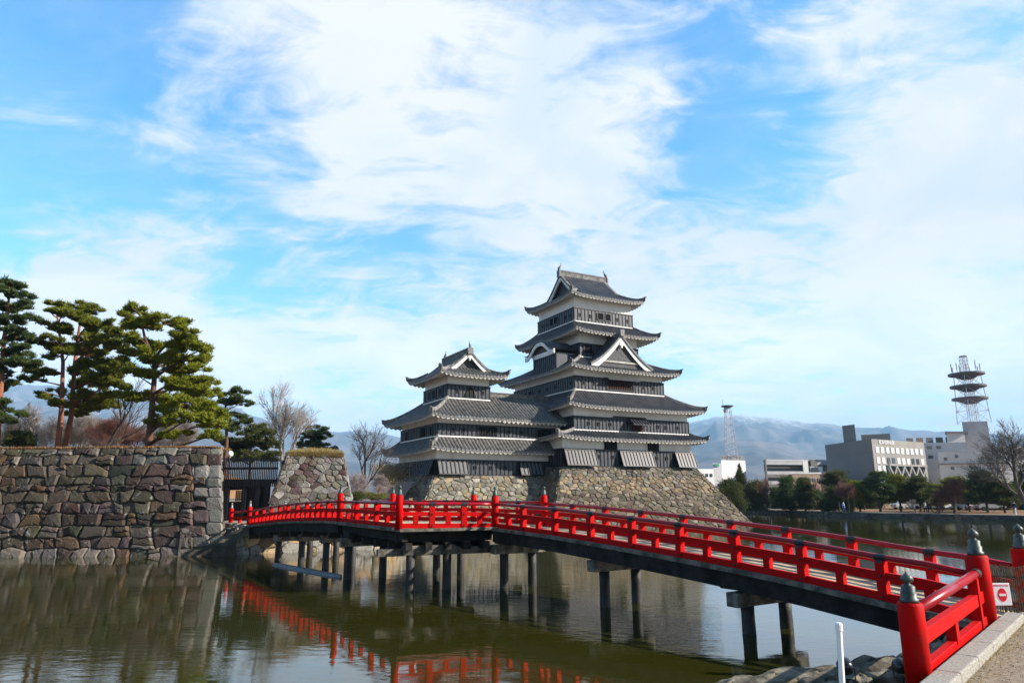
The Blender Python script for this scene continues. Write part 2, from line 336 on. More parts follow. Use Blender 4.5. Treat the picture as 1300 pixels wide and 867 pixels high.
def coursed_cells(W_, H_, cw, ch, seed):
    rd = random.Random(seed); ys = [0]
    while ys[-1] < H_ - ch * .5: ys.append(ys[-1] + ch * rd.uniform(.65, 1.45))
    ys[-1] = H_; nr = len(ys) - 1
    wav = [[(rd.uniform(0, 6.28), rd.uniform(.5, 1.1), rd.uniform(1.6, 3.2)) for _ in range(3)] for _ in ys]
    amp = [0] + [ch * .20] * (nr - 1) + [0]
    yb = lambda j, x: min(H_, max(0, ys[j] + amp[j] * sum(a * math.sin(f_ * x * (k + 1) * .8 + p) for k, (p, a, f_) in enumerate(wav[j])) / 1.6))
    out = []
    for j in range(nr):
        h = ys[j + 1] - ys[j]; x = 0; sl = 0
        while x < W_ - .01:
            w_ = cw * rd.uniform(.45, 1.75) * (.6 + .4 * h / ch); x2 = min(W_, x + w_)
            if W_ - x2 < cw * .35: x2 = W_
            s2 = 0 if x2 >= W_ else rd.uniform(-.20, .20) * h * 1.2
            n = 3; bot = [(x - sl + (x2 - s2 - x + sl) * k / n) for k in range(n + 1)]; top = [(x + sl + (x2 + s2 - x - sl) * k / n) for k in range(n + 1)]
            B_ = [(b, yb(j, b)) for b in bot]; T_ = [(t_, yb(j + 1, t_)) for t_ in top]
            if rd.random() < .22 and h > ch * .8:                      # two smaller stones one over the other
                f_ = rd.uniform(.38, .62); e1, e2 = rd.uniform(-.08, .08), rd.uniform(-.08, .08)
                Mi = [((b[0] + t_[0]) / 2, b[1] + (t_[1] - b[1]) * (f_ + e1 + (e2 - e1) * k / n)) for k, (b, t_) in enumerate(zip(B_, T_))]
                out += [B_ + Mi[::-1], Mi + T_[::-1]]
            elif rd.random() < .14 and x2 - x > cw * .9:                # a chock stone in the upper corner
                q1 = ((B_[-1][0] + T_[-1][0]) / 2, (B_[-1][1] + T_[-1][1]) / 2); q2 = T_[-2]; out += [B_ + [q1, q2] + T_[:-2][::-1], [q1, T_[-1], q2]]
            else: out.append(B_ + T_[::-1])
            x, sl = x2, s2
    return out
PAL_WALL = [(.082, .060, .048), (.072, .055, .045), (.092, .068, .052), (.098, .064, .042), (.068, .054, .046), (.094, .076, .062), (.078, .060, .050), (.086, .068, .054), (.108, .090, .074), (.080, .060, .050), (.072, .056, .046)]
PAL_KEEP = [(0.156, 0.139, 0.109), (0.126, 0.115, 0.095), (0.188, 0.167, 0.133), (0.169, 0.128, 0.084), (0.102, 0.092, 0.078), (0.220, 0.203, 0.173), (0.142, 0.132, 0.115), (0.094, 0.080, 0.066)]
PAL_GREY = [(0.192, 0.182, 0.160), (0.232, 0.220, 0.200), (0.144, 0.134, 0.120), (0.160, 0.140, 0.116), (0.088, 0.060, 0.051), (0.104, 0.080, 0.070), (0.208, 0.200, 0.188)]

# ================================================================== SETTING: ground, water, mountains
tag(MB().build('x', M['soil']), None) if False else None
def sheet(name, polys, m, kind='structure', skirt=None):
    mb = MB()
    for poly in polys:
        n = len(poly); o = len(mb.v); mb.v += [tuple(p) for p in poly]; mb.f.append(tuple(range(o, o + n))); mb.m.append(0)
        if skirt is not None:
            o2 = len(mb.v); mb.v += [(p[0], p[1], skirt) for p in poly]
            for i in range(n): j = (i + 1) % n; mb.f.append((o + i, o2 + i, o2 + j, o + j)); mb.m.append(0)
    o = mb.build(name, m); o['kind'] = kind; return o
sheet('ground', [[(-16000, -3000, -1.5), (16000, -3000, -1.5), (16000, 16000, -1.5), (-16000, 16000, -1.5)]], M['soil'])
FB = [(160, -130), (61, 84), (52, 94), (46, 108), (42, 123), (37, 137), (-10, 150), (-200, 150), (-6000, 900), (-6000, 9000), (9000, 9000), (9000, -130)]
sheet('far_ground', [[(x, y, .58) for x, y in FB]], M['dryground'], skirt=-1.6)
# honmaru (castle court) ground
HG = [(-200, 43.4), (-18.6, 43.4), (-21.2, 48), (-26, 60), (-34, 78), (-50, 130), (-200, 130)]
sheet('upper_court_ground', [[(x, y, 6.28) for x, y in HG]], M['dryground'], skirt=-1.6)
HG2 = [(-17.4, 43.2), (-12.5, 45.6), (-8.6, 47.2), (-8.2, 55), (-9.5, 64), (-9, 70), (0, 80), (14, 92), (22, 110), (22, 128), (-50, 128), (-34, 78), (-26, 60), (-21.2, 48)]
sheet('court_ground', [[(x, y, 1.75 if y < 50 else (2.3 if y < 56 else 3.0)) for x, y in HG2]], M['gravel'], skirt=-1.6)
# water: opaque olive moat with small ripples
wm = bpy.data.materials.new('moat_water'); wm.use_nodes = True; t = wm.node_tree; b = t.nodes['Principled BSDF']
b.inputs['Roughness'].default_value = .035; b.inputs['IOR'].default_value = 1.5; b.inputs['Specular IOR Level'].default_value = .95
tcn = t.nodes.new('ShaderNodeTexCoord'); gv = tcn.outputs['Object']
n0 = noise(t, gv, .09, 4, .5, .4); c0 = mixc(t, sstep(t, n0.outputs['Fac'], .35, .65), (.022, .024, .003), (.031, .028, .004)); t.links.new(c0, b.inputs['Base Color'])
n1 = noise(t, gv, 2.1, 4, .55, .3, (0, 0, 0), (.75, 1.9, 1), (0, 0, .25)); n2 = noise(t, gv, .55, 3, .5, .2, (5, 0, 0), (.8, 1.5, 1), (0, 0, -.2))
n3 = noise(t, gv, .10, 3, .5, .2, (9, 3, 0)); patch = sstep(t, n3.outputs['Fac'], .40, .62)
hgt = mth(t, 'ADD', mth(t, 'MULTIPLY', n1.outputs['Fac'], mth(t, 'ADD', mth(t, 'MULTIPLY', patch, .9), .35)), mth(t, 'MULTIPLY', n2.outputs['Fac'], 1.2))
bn = t.nodes.new('ShaderNodeBump'); bn.inputs['Strength'].default_value = .085; bn.inputs['Distance'].default_value = .06
t.links.new(hgt, bn.inputs['Height']); t.links.new(bn.outputs[0], b.inputs['Normal'])
sheet('moat_water', [[(-220, -140, 0), (170, -140, 0), (170, 158, 0), (-220, 158, 0)]], wm)

# mountains: real relief 5 to 9 km away
mm = bpy.data.materials.new('forested_mountain'); mm.use_nodes = True; t = mm.node_tree; b = t.nodes['Principled BSDF']; b.inputs['Roughness'].default_value = .95; b.inputs['Specular IOR Level'].default_value = .1
g_ = t.nodes.new('ShaderNodeNewGeometry'); sx = t.nodes.new('ShaderNodeSeparateXYZ'); t.links.new(g_.outputs['Position'], sx.inputs[0])
nn = noise(t, g_.outputs['Position'], .0022, 8, .65); n5 = noise(t, g_.outputs['Position'], .012, 6, .7)
woods = mixc(t, sstep(t, nn.outputs['Fac'], .42, .6), (.085, .075, .070), (.16, .13, .12))
hh = mth(t, 'ADD', mth(t, 'ADD', sx.outputs[2], mth(t, 'MULTIPLY', mth(t, 'MINIMUM', mth(t, 'ADD', sx.outputs[0], 1500), 0), .25)), mth(t, 'MULTIPLY', mth(t, 'SUBTRACT', n5.outputs['Fac'], .5), 700))
snow = sstep(t, hh, 720, 1080)
t.links.new(mixc(t, mth(t, 'MULTIPLY', snow, .85), woods, (.75, .77, .80)), b.inputs['Base Color'])
def smooth_noise(x, seed, oct=5):
    r_ = np.random.default_rng(seed); s = 0; a = 1; f_ = 1
    for _ in range(oct):
        tab = r_.uniform(-1, 1, 4096); xi = np.floor(x * f_).astype(int); fr = x * f_ - xi; fr = fr * fr * (3 - 2 * fr)
        s = s + a * (tab[xi % 4096] * (1 - fr) + tab[(xi + 1) % 4096] * fr); a *= .5; f_ *= 2.1
    return s
def noise2(x, y, seed, oct=6):
    r_ = np.random.default_rng(seed); s = 0; a = 1; f_ = 1
    for _ in range(oct):
        tab = r_.uniform(-1, 1, (128, 128)); X, Y = x * f_, y * f_; xi, yi = np.floor(X).astype(int), np.floor(Y).astype(int); fx, fy = X - xi, Y - yi
        fx = fx * fx * (3 - 2 * fx); fy = fy * fy * (3 - 2 * fy); g = lambda i, j: tab[i % 128, j % 128]
        v_ = (g(xi, yi) * (1 - fx) + g(xi + 1, yi) * fx) * (1 - fy) + (g(xi, yi + 1) * (1 - fx) + g(xi + 1, yi + 1) * fx) * fy
        s = s + a * (1 - abs(v_) * 2); a *= .5; f_ *= 2.03
    return s
def mountain(name, prof, Y0, Y1, seed, m):
    us = np.array([p[0] for p in prof], float); vs_ = np.array([p[1] for p in prof], float)
    el = np.array([ray(u, v).z / ray(u, v).y for u, v in prof]); xs = np.array([ray(u, v).x / ray(u, v).y for u, v in prof])
    X = np.linspace(xs[0], xs[-1], 520); E = np.interp(X, xs, el); E = np.convolve(np.pad(E, 6, 'edge'), np.ones(13) / 13, 'valid')
    nr = 90; rows = []
    for k in range(nr):
        tt = k / (nr - 1); Y = Y0 + (Y1 - Y0) * tt
        crest = HC + (E + smooth_noise(X * 60, seed, 4) * .0012) * Y1
        shape = tt ** 1.15
        nz_ = noise2(X * Y / 900.0, np.full_like(X, Y / 900.0), seed, 6)
        z = crest * shape + nz_ * 190 * (tt * (1 - tt)) * 2.6 * np.clip(crest / 900, .3, 1.3)
        rows.append(np.stack([X * Y, np.full_like(X, Y), z - (20 if k == 0 else 0)], 1))
    rows.append(np.stack([X * Y1 * 1.03, np.full_like(X, Y1 * 1.25), crest * .3], 1))
    V = np.concatenate(rows); nc = len(X); nr = len(rows); i, j = np.meshgrid(np.arange(nr - 1), np.arange(nc - 1), indexing='ij'); a = (i * nc + j).ravel()
    o = fastmesh(name, V, np.stack([a, a + 1, a + nc + 1, a + nc], 1), m); o['kind'] = 'structure'; o.data.polygons.foreach_set('use_smooth', [True] * len(o.data.polygons)); return o
mountain('mountain', [(-500, 560), (-300, 520), (-150, 505), (0, 493), (40, 487), (90, 492), (170, 505), (240, 510), (300, 517), (330, 533), (360, 541), (400, 552), (430, 547), (455, 545), (480, 549), (515, 557), (560, 566), (620, 572), (700, 566), (780, 556),
          (840, 548), (880, 537), (905, 529), (930, 526), (960, 528), (1000, 533), (1050, 539), (1100, 543), (1150, 545), (1200, 548), (1300, 552), (1500, 560), (1800, 575)], 4200, 8600, 11, mm)
mountain('foothill', [(-500, 590), (-100, 570), (0, 548), (60, 520), (90, 517), (150, 535), (200, 548), (290, 552), (350, 575), (420, 585), (600, 600), (700, 600), (800, 590), (880, 562), (960, 556), (1020, 572), (1080, 590), (1200, 600), (1500, 610), (1800, 612)], 3000, 5200, 23, mm)

# ================================================================== CASTLE
TILE_P = .40
def side_fn(side):
    return {'front': lambda s, o, z: (s, -o, z), 'back': lambda s, o, z: (-s, o, z), 'right': lambda s, o, z: (o, s, z), 'left': lambda s, o, z: (-o, -s, z)}[side]
def rect_side(rc, side):       # -> s0, s1, out
    a0, a1, b0, b1 = rc
    return {'front': (a0, a1, -b0), 'back': (-a1, -a0, b1), 'right': (b0, b1, a1), 'left': (-b1, -b0, -a0)}[side]
def ribh(i): return (0.0, .10, .15, .10)[i % 4]
def roof_side(mb, side, so, si, oo, oi, zf, up, nt=7, ribs=True, step=None, mi=0, s_lim=None, dz=0):
    """so=(s0,s1) at eave, si=(s0,s1) at top, zf(t), up(s,t)"""
    fn = side_fn(side); st = step or TILE_P / 4; n = int((so[1] - so[0]) / st) + 1; rows = []
    for i in range(n + 1):
        s = so[0] + (so[1] - so[0]) * i / n
        tm = 1.0
        if s < si[0] and si[0] > so[0]: tm = min(tm, (s - so[0]) / (si[0] - so[0]))
        if s > si[1] and so[1] > si[1]: tm = min(tm, (so[1] - s) / (so[1] - si[1]))
        if s_lim and not (s_lim[0] <= s <= s_lim[1]): continue
        row = []
        for k in range(nt + 1):
            t_ = tm * k / nt; row.append(fn(s, oo + (oi - oo) * t_, zf(t_) + up(s, t_) + dz + (ribh(i) if ribs else 0)))
        rows.append(row)
    mb.grid(rows, mi)
def skirt(parent, outer, inner, ze, zi, wall, sides=('front', 'left', 'right', 'back'), upc=.34, light=False, hips=True, flash=True, nameroof='roof'):
    tiles = MB(); edge = MB(); eav = MB()
    zf = lambda t_: ze + (zi - ze) * (.78 * t_ + .22 * t_ * t_)
    for sd in sides:
        s0, s1, oo = rect_side(outer, sd); i0, i1, oi = rect_side(inner, sd); w0, w1, ow = rect_side(wall, sd); fn = side_fn(sd)
        def up(s, t_, s0=s0, s1=s1, sd=sd):
            m_ = (s0 + s1) / 2; h = (s1 - s0) / 2; x = (s - m_) / h
            if x > 0 and 'right' not in sides and sd in ('front',): return 0
            return upc * abs(x) ** 4.5 * max(0, 1 - t_) ** 1.3
        roof_side(tiles, sd, (s0, s1), (i0, i1), oo, oi, zf, up)
        # tile-end fascia (dark), then pale teeth of the plastered rafters
        n = int((s1 - s0) / (TILE_P / 4)); e1, e2 = [], []
        for i in range(n + 1):
            s = s0 + (s1 - s0) * i / n; z = zf(0) + up(s, 0) + ribh(i); e1.append(fn(s, oo, z)); e2.append(fn(s, oo - .02, zf(0) + up(s, 0) - (.13 if i % 4 in (1, 2, 3) else .07)))
        edge.grid([e2, e1])
        per = .52; n = int(round((s1 - s0) / per)) * 4; top, tb, ib, cc = [], [], [], []
        rows = []
        for i in range(n + 1):
            s = s0 + .06 + (s1 - s0 - .12) * i / n; low = (i % 4) in (1, 2); th = .20 if low else .09
            s_in = min(max(s, w0), w1); z0 = up(s, 0)
            tt = 1.0
            if s < w0 and w0 > s0: tt = (s - s0) / (w0 - s0)
            if s > w1 and s1 > w1: tt = (s1 - s) / (s1 - w1)
            oin = oo + (ow - oo) * tt
            rows.append([fn(s, oo - .07, zf(0) + z0 - .06), fn(s, oo - .08, zf(0) + z0 - .10 - th), fn(s, (oo + oin) / 2 - .05, zf(0) + z0 * (1 - tt * .5) - .08 - th + .16 * tt), fn(s, oin - .05, zf(0) + z0 * (1 - tt) - .06 - th + .34 * tt)])
        eav.grid(rows)
        if flash:
            fl = MB(); zz0 = zf(1)
            p = [fn(i0 - .05, oi + .13, zz0 + .02), fn(i1 + .05, oi + .13, zz0 + .02)]
            fl.beam(p[0], p[1], .15, .12); fl.build('flashing', M['plaster'], parent)
    rt = tiles.build(nameroof, [M['tile_light'] if light else M['tile']], parent)
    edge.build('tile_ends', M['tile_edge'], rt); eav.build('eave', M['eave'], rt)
    if hips:
        for sa, sb, A, B in ((-1, -1, 'left', 'front'), (1, -1, 'right', 'front'), (-1, 1, 'left', 'back'), (1, 1, 'right', 'back')):
            if A in sides and B in sides:
                xo = outer[0] if sa < 0 else outer[1]; yo = outer[2] if sb < 0 else outer[3]; xi = inner[0] if sa < 0 else inner[1]; yi = inner[2] if sb < 0 else inner[3]
                hip(rt, (xo, yo), (xi, yi), zf, upc)
    return rt
def hip(parent, po, pi_, zf, upc, t1=1.0):
    mb = MB(); pts = []
    for k in range(9):
        t_ = k / 8 * t1; pts.append(Vector((po[0] + (pi_[0] - po[0]) * t_, po[1] + (pi_[1] - po[1]) * t_, zf(t_) + upc * (1 - t_) ** 1.3 * (1 - t_ * .35) ** 4.5 + .10)))
    d = (pts[1] - pts[0]); d.z = 0; d.normalize(); sd = Vector((-d.y, d.x, 0)); rows = []
    for (a, h) in ((-.13, -.1), (-.12, .15), (-.08, .23), (.08, .23), (.12, .15), (.13, -.1)): rows.append([p + sd * a + Vector((0, 0, h + .10 * max(0, 1 - i / 2.0))) for i, p in enumerate(pts)])
    mb.grid(rows)
    mb.f.append((0, 9, 18, 27, 36, 45)); mb.m.append(0)
    # end tile
    e = pts[0] - d * .02; mb.beam(e - d * .10 + Vector((0, 0, .12)), e + d * .12 + Vector((0, 0, .16)), .36, .46); mb.beam(e - d * .22 + Vector((0, 0, .40)), e + Vector((0, 0, .30)), .10, .12)
    mb.build('hip_ridge', [M['ridge']], parent)
def walls(parent, rc, z0, zd, z1, sides=('front', 'left', 'right', 'back'), batt=.46, slits=()):
    pl = MB(); a0, a1, b0, b1 = rc; pl.box(a0, a1, b0, b1, z0 - .3, z1); pl.build('plaster_wall', M['plaster'], parent)
    bd = MB()
    for sd in sides:
        s0, s1, oo = rect_side(rc, sd); fn = side_fn(sd)
        bd.box(s0 - .10, s1 + .10, oo - .02, oo + .10, z0, zd, 0, lambda x, y, z: fn(x, y, z))
        for zz_, h in ((zd, .10), (z0 + .05, .10)): bd.box(s0 - .15, s1 + .15, oo, oo + .17, zz_ - h / 2, zz_ + h / 2, 1, lambda x, y, z: fn(x, y, z))
        n = max(2, int(round((s1 - s0) / batt)))
        for i in range(n + 1):
            s = s0 - .05 + (s1 - s0 + .1) * i / n; bd.box(s - .045, s + .045, oo + .09, oo + .155, z0 + .1, zd - .05, 1, lambda x, y, z: fn(x, y, z))
    bd.build('board_wall', [M['board'], M['batten']], parent)
def window(parent, side, oo, s0, s1, z0, z1, bars=0, frame=True, barmat='batten', name='window'):
    fn = side_fn(side); mb = MB(); g = lambda x, y, z: fn(x, y, z)
    mb.box(s0, s1, oo, oo + .165, z0, z1, 0, g)
    if frame:
        for (x0, x1, y0, y1) in ((s0 - .06, s1 + .06, z1, z1 + .07), (s0 - .06, s1 + .06, z0 - .07, z0), (s0 - .07, s0, z0, z1), (s1, s1 + .07, z0, z1)): mb.box(x0, x1, oo, oo + .20, y0, y1, 1, g)
    for i in range(bars): x = s0 + (s1 - s0) * (i + .5) / bars; mb.box(x - .035, x + .035, oo + .12, oo + .21, z0, z1, 2, g)
    return mb.build(name, [M['dark'], M['board'], M[barmat]], parent)
def loopholes(parent, side, oo, ss, z, h=.3):
    for s in ss:
        fn = side_fn(side); mb = MB(); g = lambda x, y, zz_: fn(x, y, zz_)
        mb.box(s - .10, s + .10, oo + .09, oo + .168, z - h / 2, z + h / 2, 0, g)
        for (x0, x1, y0, y1) in ((s - .17, s + .17, h / 2, h / 2 + .05), (s - .17, s + .17, -h / 2 - .05, -h / 2), (s - .16, s - .10, -h / 2, h / 2), (s + .10, s + .16, -h / 2, h / 2)): mb.box(x0, x1, oo + .09, oo + .185, z + y0, z + y1, 1, g)
        mb.build('loophole', [M['dark'], M['batten']], parent)
def shutter(parent, side, oo, s0, s1, z0, z1, out=.6):
    fn = side_fn(side); window(parent, side, oo, s0 + .05, s1 - .05, z0 + .05, z1 - .05, 0, False)
    mb = MB(); g = lambda x, y, z: fn(x, oo + .2 + y + out * (z1 - z) / (z1 - z0), z)
    mb.box(s0, s1, 0, .07, z0 - .05, z1, 0, g)
    for zz_ in (z0 - .02, z1 - .06): mb.box(s0 - .03, s1 + .03, .05, .13, zz_ - .05, zz_ + .05, 1, g)
    n = max(3, int(round((s1 - s0) / .44)))
    for i in range(n + 1): x = s0 + (s1 - s0) * i / n; mb.box(x - .04, x + .04, .06, .14, z0, z1 - .06, 1, g)
    sh = mb.build('shutter', [M['shutter'], M['batten']], parent)
def bargeboard(parent, fn3, curve, o, th=.14, hh=.42, name='bargeboard', m='plaster', drop=.16):
    """curve: list of (s,z) from left foot to apex to right foot, drawn at out=o"""
    mb = MB(); n = len(curve); rows = [[], [], [], [], []]
    for i, (s, z) in enumerate(curve):
        k = hh * (1 + .25 * abs(2 * i / (n - 1) - 1)); a = drop
        for r_, (oo, zz_) in zip(rows, ((o, z - a), (o + th, z - a), (o + th, z - a - k), (o, z - a - k), (o, z - a))): r_.append(fn3(s, oo, zz_))
    mb.grid(rows[::-1]); mb.add([r[0] for r in rows[:4]], [(0, 1, 2, 3)]); mb.add([r[-1] for r in rows[:4]], [(3, 2, 1, 0)])
    return mb.build(name, M[m], parent)
def shachi(parent, p, d, h=.85, m='tile_edge'):
    p = Vector(p); d = Vector(d).normalized(); mb = MB(); pts = []; rs = []
    for k in range(9):
        t_ = k / 8; pts.append(p + d * (.18 * math.cos(t_ * 3.0) * h / .85 + .05) + Vector((0, 0, h * t_))); rs.append((.05 + .13 * math.sin(min(1, t_ * 1.15 + .15) * PI) ** .8) * h / .85)
    mb.tube(pts, rs, 7)
    tp = pts[-1]
    sd = Vector((-d.y, d.x, 0))
    for a in (-1, 0, 1): mb.add([tp - sd * .02, tp + sd * .02, tp + d * (.24 * a * h) + Vector((0, 0, .30 * h - .08 * abs(a))), tp + d * (.1 * a) + Vector((0, 0, .03))], [(0, 1, 2), (0, 2, 3), (1, 3, 2), (0, 3, 1)])
    for k in (3, 5): mb.add([pts[k] - d * .1, pts[k] - d * .36 + Vector((0, 0, .16)), pts[k + 1] - d * .08, pts[k] - d * .1 + sd * .04], [(0, 1, 2), (0, 3, 1), (3, 2, 1)])
    mb.build('roof_fish', M[m], parent)
def top_roof(parent, A, B, ze, zr, G, upc=.5, rot=0, light=False, fish=.85):
    """hip-and-gable roof, ridge along local a (rot=1: along b)"""
    P = (lambda a, b, z: (a, b, z)) if not rot else (lambda a, b, z: (b, -a, z))
    grp = MB(); edge = MB(); eav = MB(); Gv = G + .38
    zf = lambda u: ze + (zr - ze) * (.52 * u + .48 * u * u) if u >= 0 else ze
    f = lambda run: zf(run / B)
    def up(x): return upc * abs(x) ** 4.5
    def strip(fn, L_, runmax, o, lims=(-9, 9), t0=0):
        n = int(2 * L_ / (TILE_P / 4)); rows = []
        for i in range(n + 1):
            s = -L_ + 2 * L_ * i / n
            if not lims[0] <= s <= lims[1]: continue
            rm = runmax(s); row = []
            for k in range(11):
                r_ = t0 + (rm - t0) * k / 10; row.append(fn(s, o - r_, f(r_) + up(s / L_) * max(0, 1 - r_ / 2.2) ** 1.3 + ribh(i)))
            rows.append(row)
        if len(rows) > 1: grp.grid(rows)
    sides = [(lambda s, o, z: P(s, -o, z), A, B, 0), (lambda s, o, z: P(-s, o, z), A, B, 0), (lambda s, o, z: P(o, s, z), B, A, 1), (lambda s, o, z: P(-o, -s, z), B, A, 1)]
    for fn, L_, O_, short in sides:
        if not short:
            strip(fn, L_, lambda s: B if abs(s) <= G else max(0.0, A - abs(s)), O_)
            strip(fn, L_, lambda s: B, O_, (G - .02, Gv), A - G - .45); strip(fn, L_, lambda s: B, O_, (-Gv, -G + .02), A - G - .45)
        else: strip(fn, L_, lambda s: max(0.0, min(A - G + .1, B - abs(s))), O_)
        n = int(2 * L_ / (TILE_P / 4)); e1, e2 = [], []
        for i in range(n + 1):
            s = -L_ + 2 * L_ * i / n; z = ze + up(s / L_); e1.append(fn(s, O_, z + ribh(i))); e2.append(fn(s, O_ - .02, z - (.13 if i % 4 in (1, 2, 3) else .07)))
        edge.grid([e2, e1])
        n = int(round(2 * L_ / .5)) * 4; rows = []; ov = 1.15
        for i in range(n + 1):
            s = -L_ + .06 + (2 * L_ - .12) * i / n; th = .22 if (i % 4) in (1, 2) else .10; tt = min(1, max(0, (L_ - abs(s)) / ov)); z0 = up(s / L_)
            rows.append([fn(s, O_ - .07, ze + z0 - .06), fn(s, O_ - .08, ze + z0 - .1 - th), fn(s, O_ - .1 - ov * tt / 2, ze + z0 * (1 - tt * .5) - .1 - th + .14 * tt), fn(s, O_ - .1 - ov * tt, ze + z0 * (1 - tt) - .08 - th + .3 * tt)])
        eav.grid(rows)
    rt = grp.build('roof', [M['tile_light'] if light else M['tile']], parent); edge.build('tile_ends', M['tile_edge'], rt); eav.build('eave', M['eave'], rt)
    run0 = A - G; hw = B - run0
    for sg in (-1, 1):
        g3 = lambda s, o, z, sg=sg: P(sg * o, s, z)
        cv = [(x, f(B - abs(x))) for x in np.linspace(-hw, hw, 21)]
        mb = MB(); mb.add([g3(x, G - .25, z - .1) for x, z in cv] + [g3(-hw, G - .25, f(run0) - .1), g3(hw, G - .25, f(run0) - .1)], [tuple([21] + list(range(21)) + [22])] if False else [tuple(range(21))]); mb.build('gable_panel', M['gablepanel'], rt)
        bargeboard(rt, g3, [(x, f(B - abs(x))) for x in np.linspace(-hw - .1, hw + .1, 25)], Gv - .2, hh=.40, drop=.10)
        vb = MB(); c2 = [(x, f(B - abs(x))) for x in np.linspace(-hw - .3, hw + .3, 25)]; vb.grid([[g3(x, Gv + .02, z - .10) for x, z in c2], [g3(x, Gv + .03, z + .16) for x, z in c2], [g3(x, Gv - .5, z + .20) for x, z in c2], [g3(x, Gv - .6, z + .05) for x, z in c2]][::-1]); vb.build('verge_tiles', M['ridge'], rt)
        pd = MB(); zc = f(B) - .62; pd.lathe([(.02, 0), (.2, .02), (.24, .06), (.2, .1), (.02, .12)], 10, g3(0, Gv - .08, zc), axis=Vector(g3(0, 1, 0)) - Vector(g3(0, 0, 0))); pd.lathe([(.02, 0), (.13, .02), (.02, .1)], 8, g3(0, Gv - .08, zc - .3), axis=Vector(g3(0, 1, 0)) - Vector(g3(0, 0, 0))); pd.build('gable_pendant', M['plaster'], rt)
        for sb in (-1, 1):     # hips at the corners
            z_ = lambda t_: f(run0 * t_)
            po = P(sg * A, sb * B, 0); pi_ = P(sg * (A - run0), sb * (B - run0), 0); hip(rt, po[:2], pi_[:2], z_, upc)
    rg = MB(); rh = .52 if fish > .8 else .28; rg.box(-Gv - .05, Gv + .05, -.18, .18, zr - .15, zr + rh - .1, 0, P); rg.box(-Gv - .1, Gv + .1, -.24, .24, zr + rh - .1, zr + rh, 1, P)
    for x in np.arange(-Gv, Gv, .3): rg.box(x, x + .16, -.27, .27, zr + rh - .02, zr + rh + .07, 1, P)
    for sg in (-1, 1): rg.box(min(sg * (Gv + .02), sg * (Gv + .2)), max(sg * (Gv + .02), sg * (Gv + .2)), -.3, .3, zr - .35, zr + rh + .04, 1, P)
    rg.build('ridge', [M['ridge'], M['tile_edge']], rt)
    for sg in (-1, 1): shachi(rt, P(sg * (Gv - .12), 0, zr + rh + .05), Vector(P(sg, 0, 0)), fish)
    return rt
def gable(parent, side, c, o, hw, zfoot, zapex, back, name='gable'):
    """triangular dormer gable standing on a skirt roof"""
    fn0 = side_fn(side); root = empty('dormer_gable'); root.parent = parent; fn = fn0
    pr = lambda x: zfoot + (zapex - zfoot) * (.60 * (1 - abs(x) / hw) + .40 * (1 - abs(x) / hw) ** 2)
    tl = MB()
    for sg in (-1, 1):
        rows = []; n = int((o + .4 - back) / (TILE_P / 4))
        for i in range(n + 1):
            oo = back + (o + .4 - back) * i / n; rows.append([fn(c + sg * hw * 1.06 * k / 10, oo, pr(hw * 1.06 * k / 10) + ribh(i)) for k in range(11)])
        tl.grid(rows if sg < 0 else rows[::-1])
    r_ = tl.build('gable_roof', M['tile'], root)
    bargeboard(root, fn, [(c + x, pr(x)) for x in np.linspace(-hw * 1.02, hw * 1.02, 25)], o + .16, hh=.52, drop=.12)
    vb = MB(); c2 = [(c + x, pr(x)) for x in np.linspace(-hw * 1.05, hw * 1.05, 25)]; vb.grid([[fn(x, o + .42, z - .12) for x, z in c2], [fn(x, o + .43, z + .15) for x, z in c2], [fn(x, o, z + .22) for x, z in c2], [fn(x, o - .1, z + .03) for x, z in c2]][::-1]); vb.build('verge_tiles', M['tile_edge'], root)
    mb = MB(); cv = [(c + x, pr(x) - .15) for x in np.linspace(-hw, hw, 21)]; mb.add([fn(x, o, z) for x, z in cv], [tuple(range(21))]); mb.build('gable_panel', M['gablepanel'], root)
    mb = MB(); mb.box(c - hw * .72, c + hw * .72, o, o + .12, zfoot + .35, zfoot + .55, 0, lambda x, y, z: fn(x, y, z)); mb.build('gable_sill', M['eave'], root)
    ax = Vector(fn(0, 1, 0)) - Vector(fn(0, 0, 0)); pd = MB(); pd.lathe([(.02, 0), (.25, .02), (.28, .07), (.02, .12)], 10, fn(c, o + .3, zapex - 1.02), axis=ax); pd.lathe([(.02, 0), (.15, .03), (.02, .1)], 8, fn(c, o + .3, zapex - 1.38), axis=ax)
    for sg in (-1, 1): pd.lathe([(.02, 0), (.12, .03), (.02, .1)], 8, fn(c + sg * .26, o + .3, zapex - 1.12), axis=ax)
    pd.build('gable_pendant', M['plaster'], root)
    rg = MB(); rg.box(c - .16, c + .16, back, o + .5, zapex - .05, zapex + .34, 0, lambda x, y, z: fn(x, y, z)); rg.box(c - .28, c + .28, o + .45, o + .62, zapex - .15, zapex + .6, 1, lambda x, y, z: fn(x, y, z)); rg.build('ridge', [M['tile_edge'], M['tile_edge']], root)
    return root
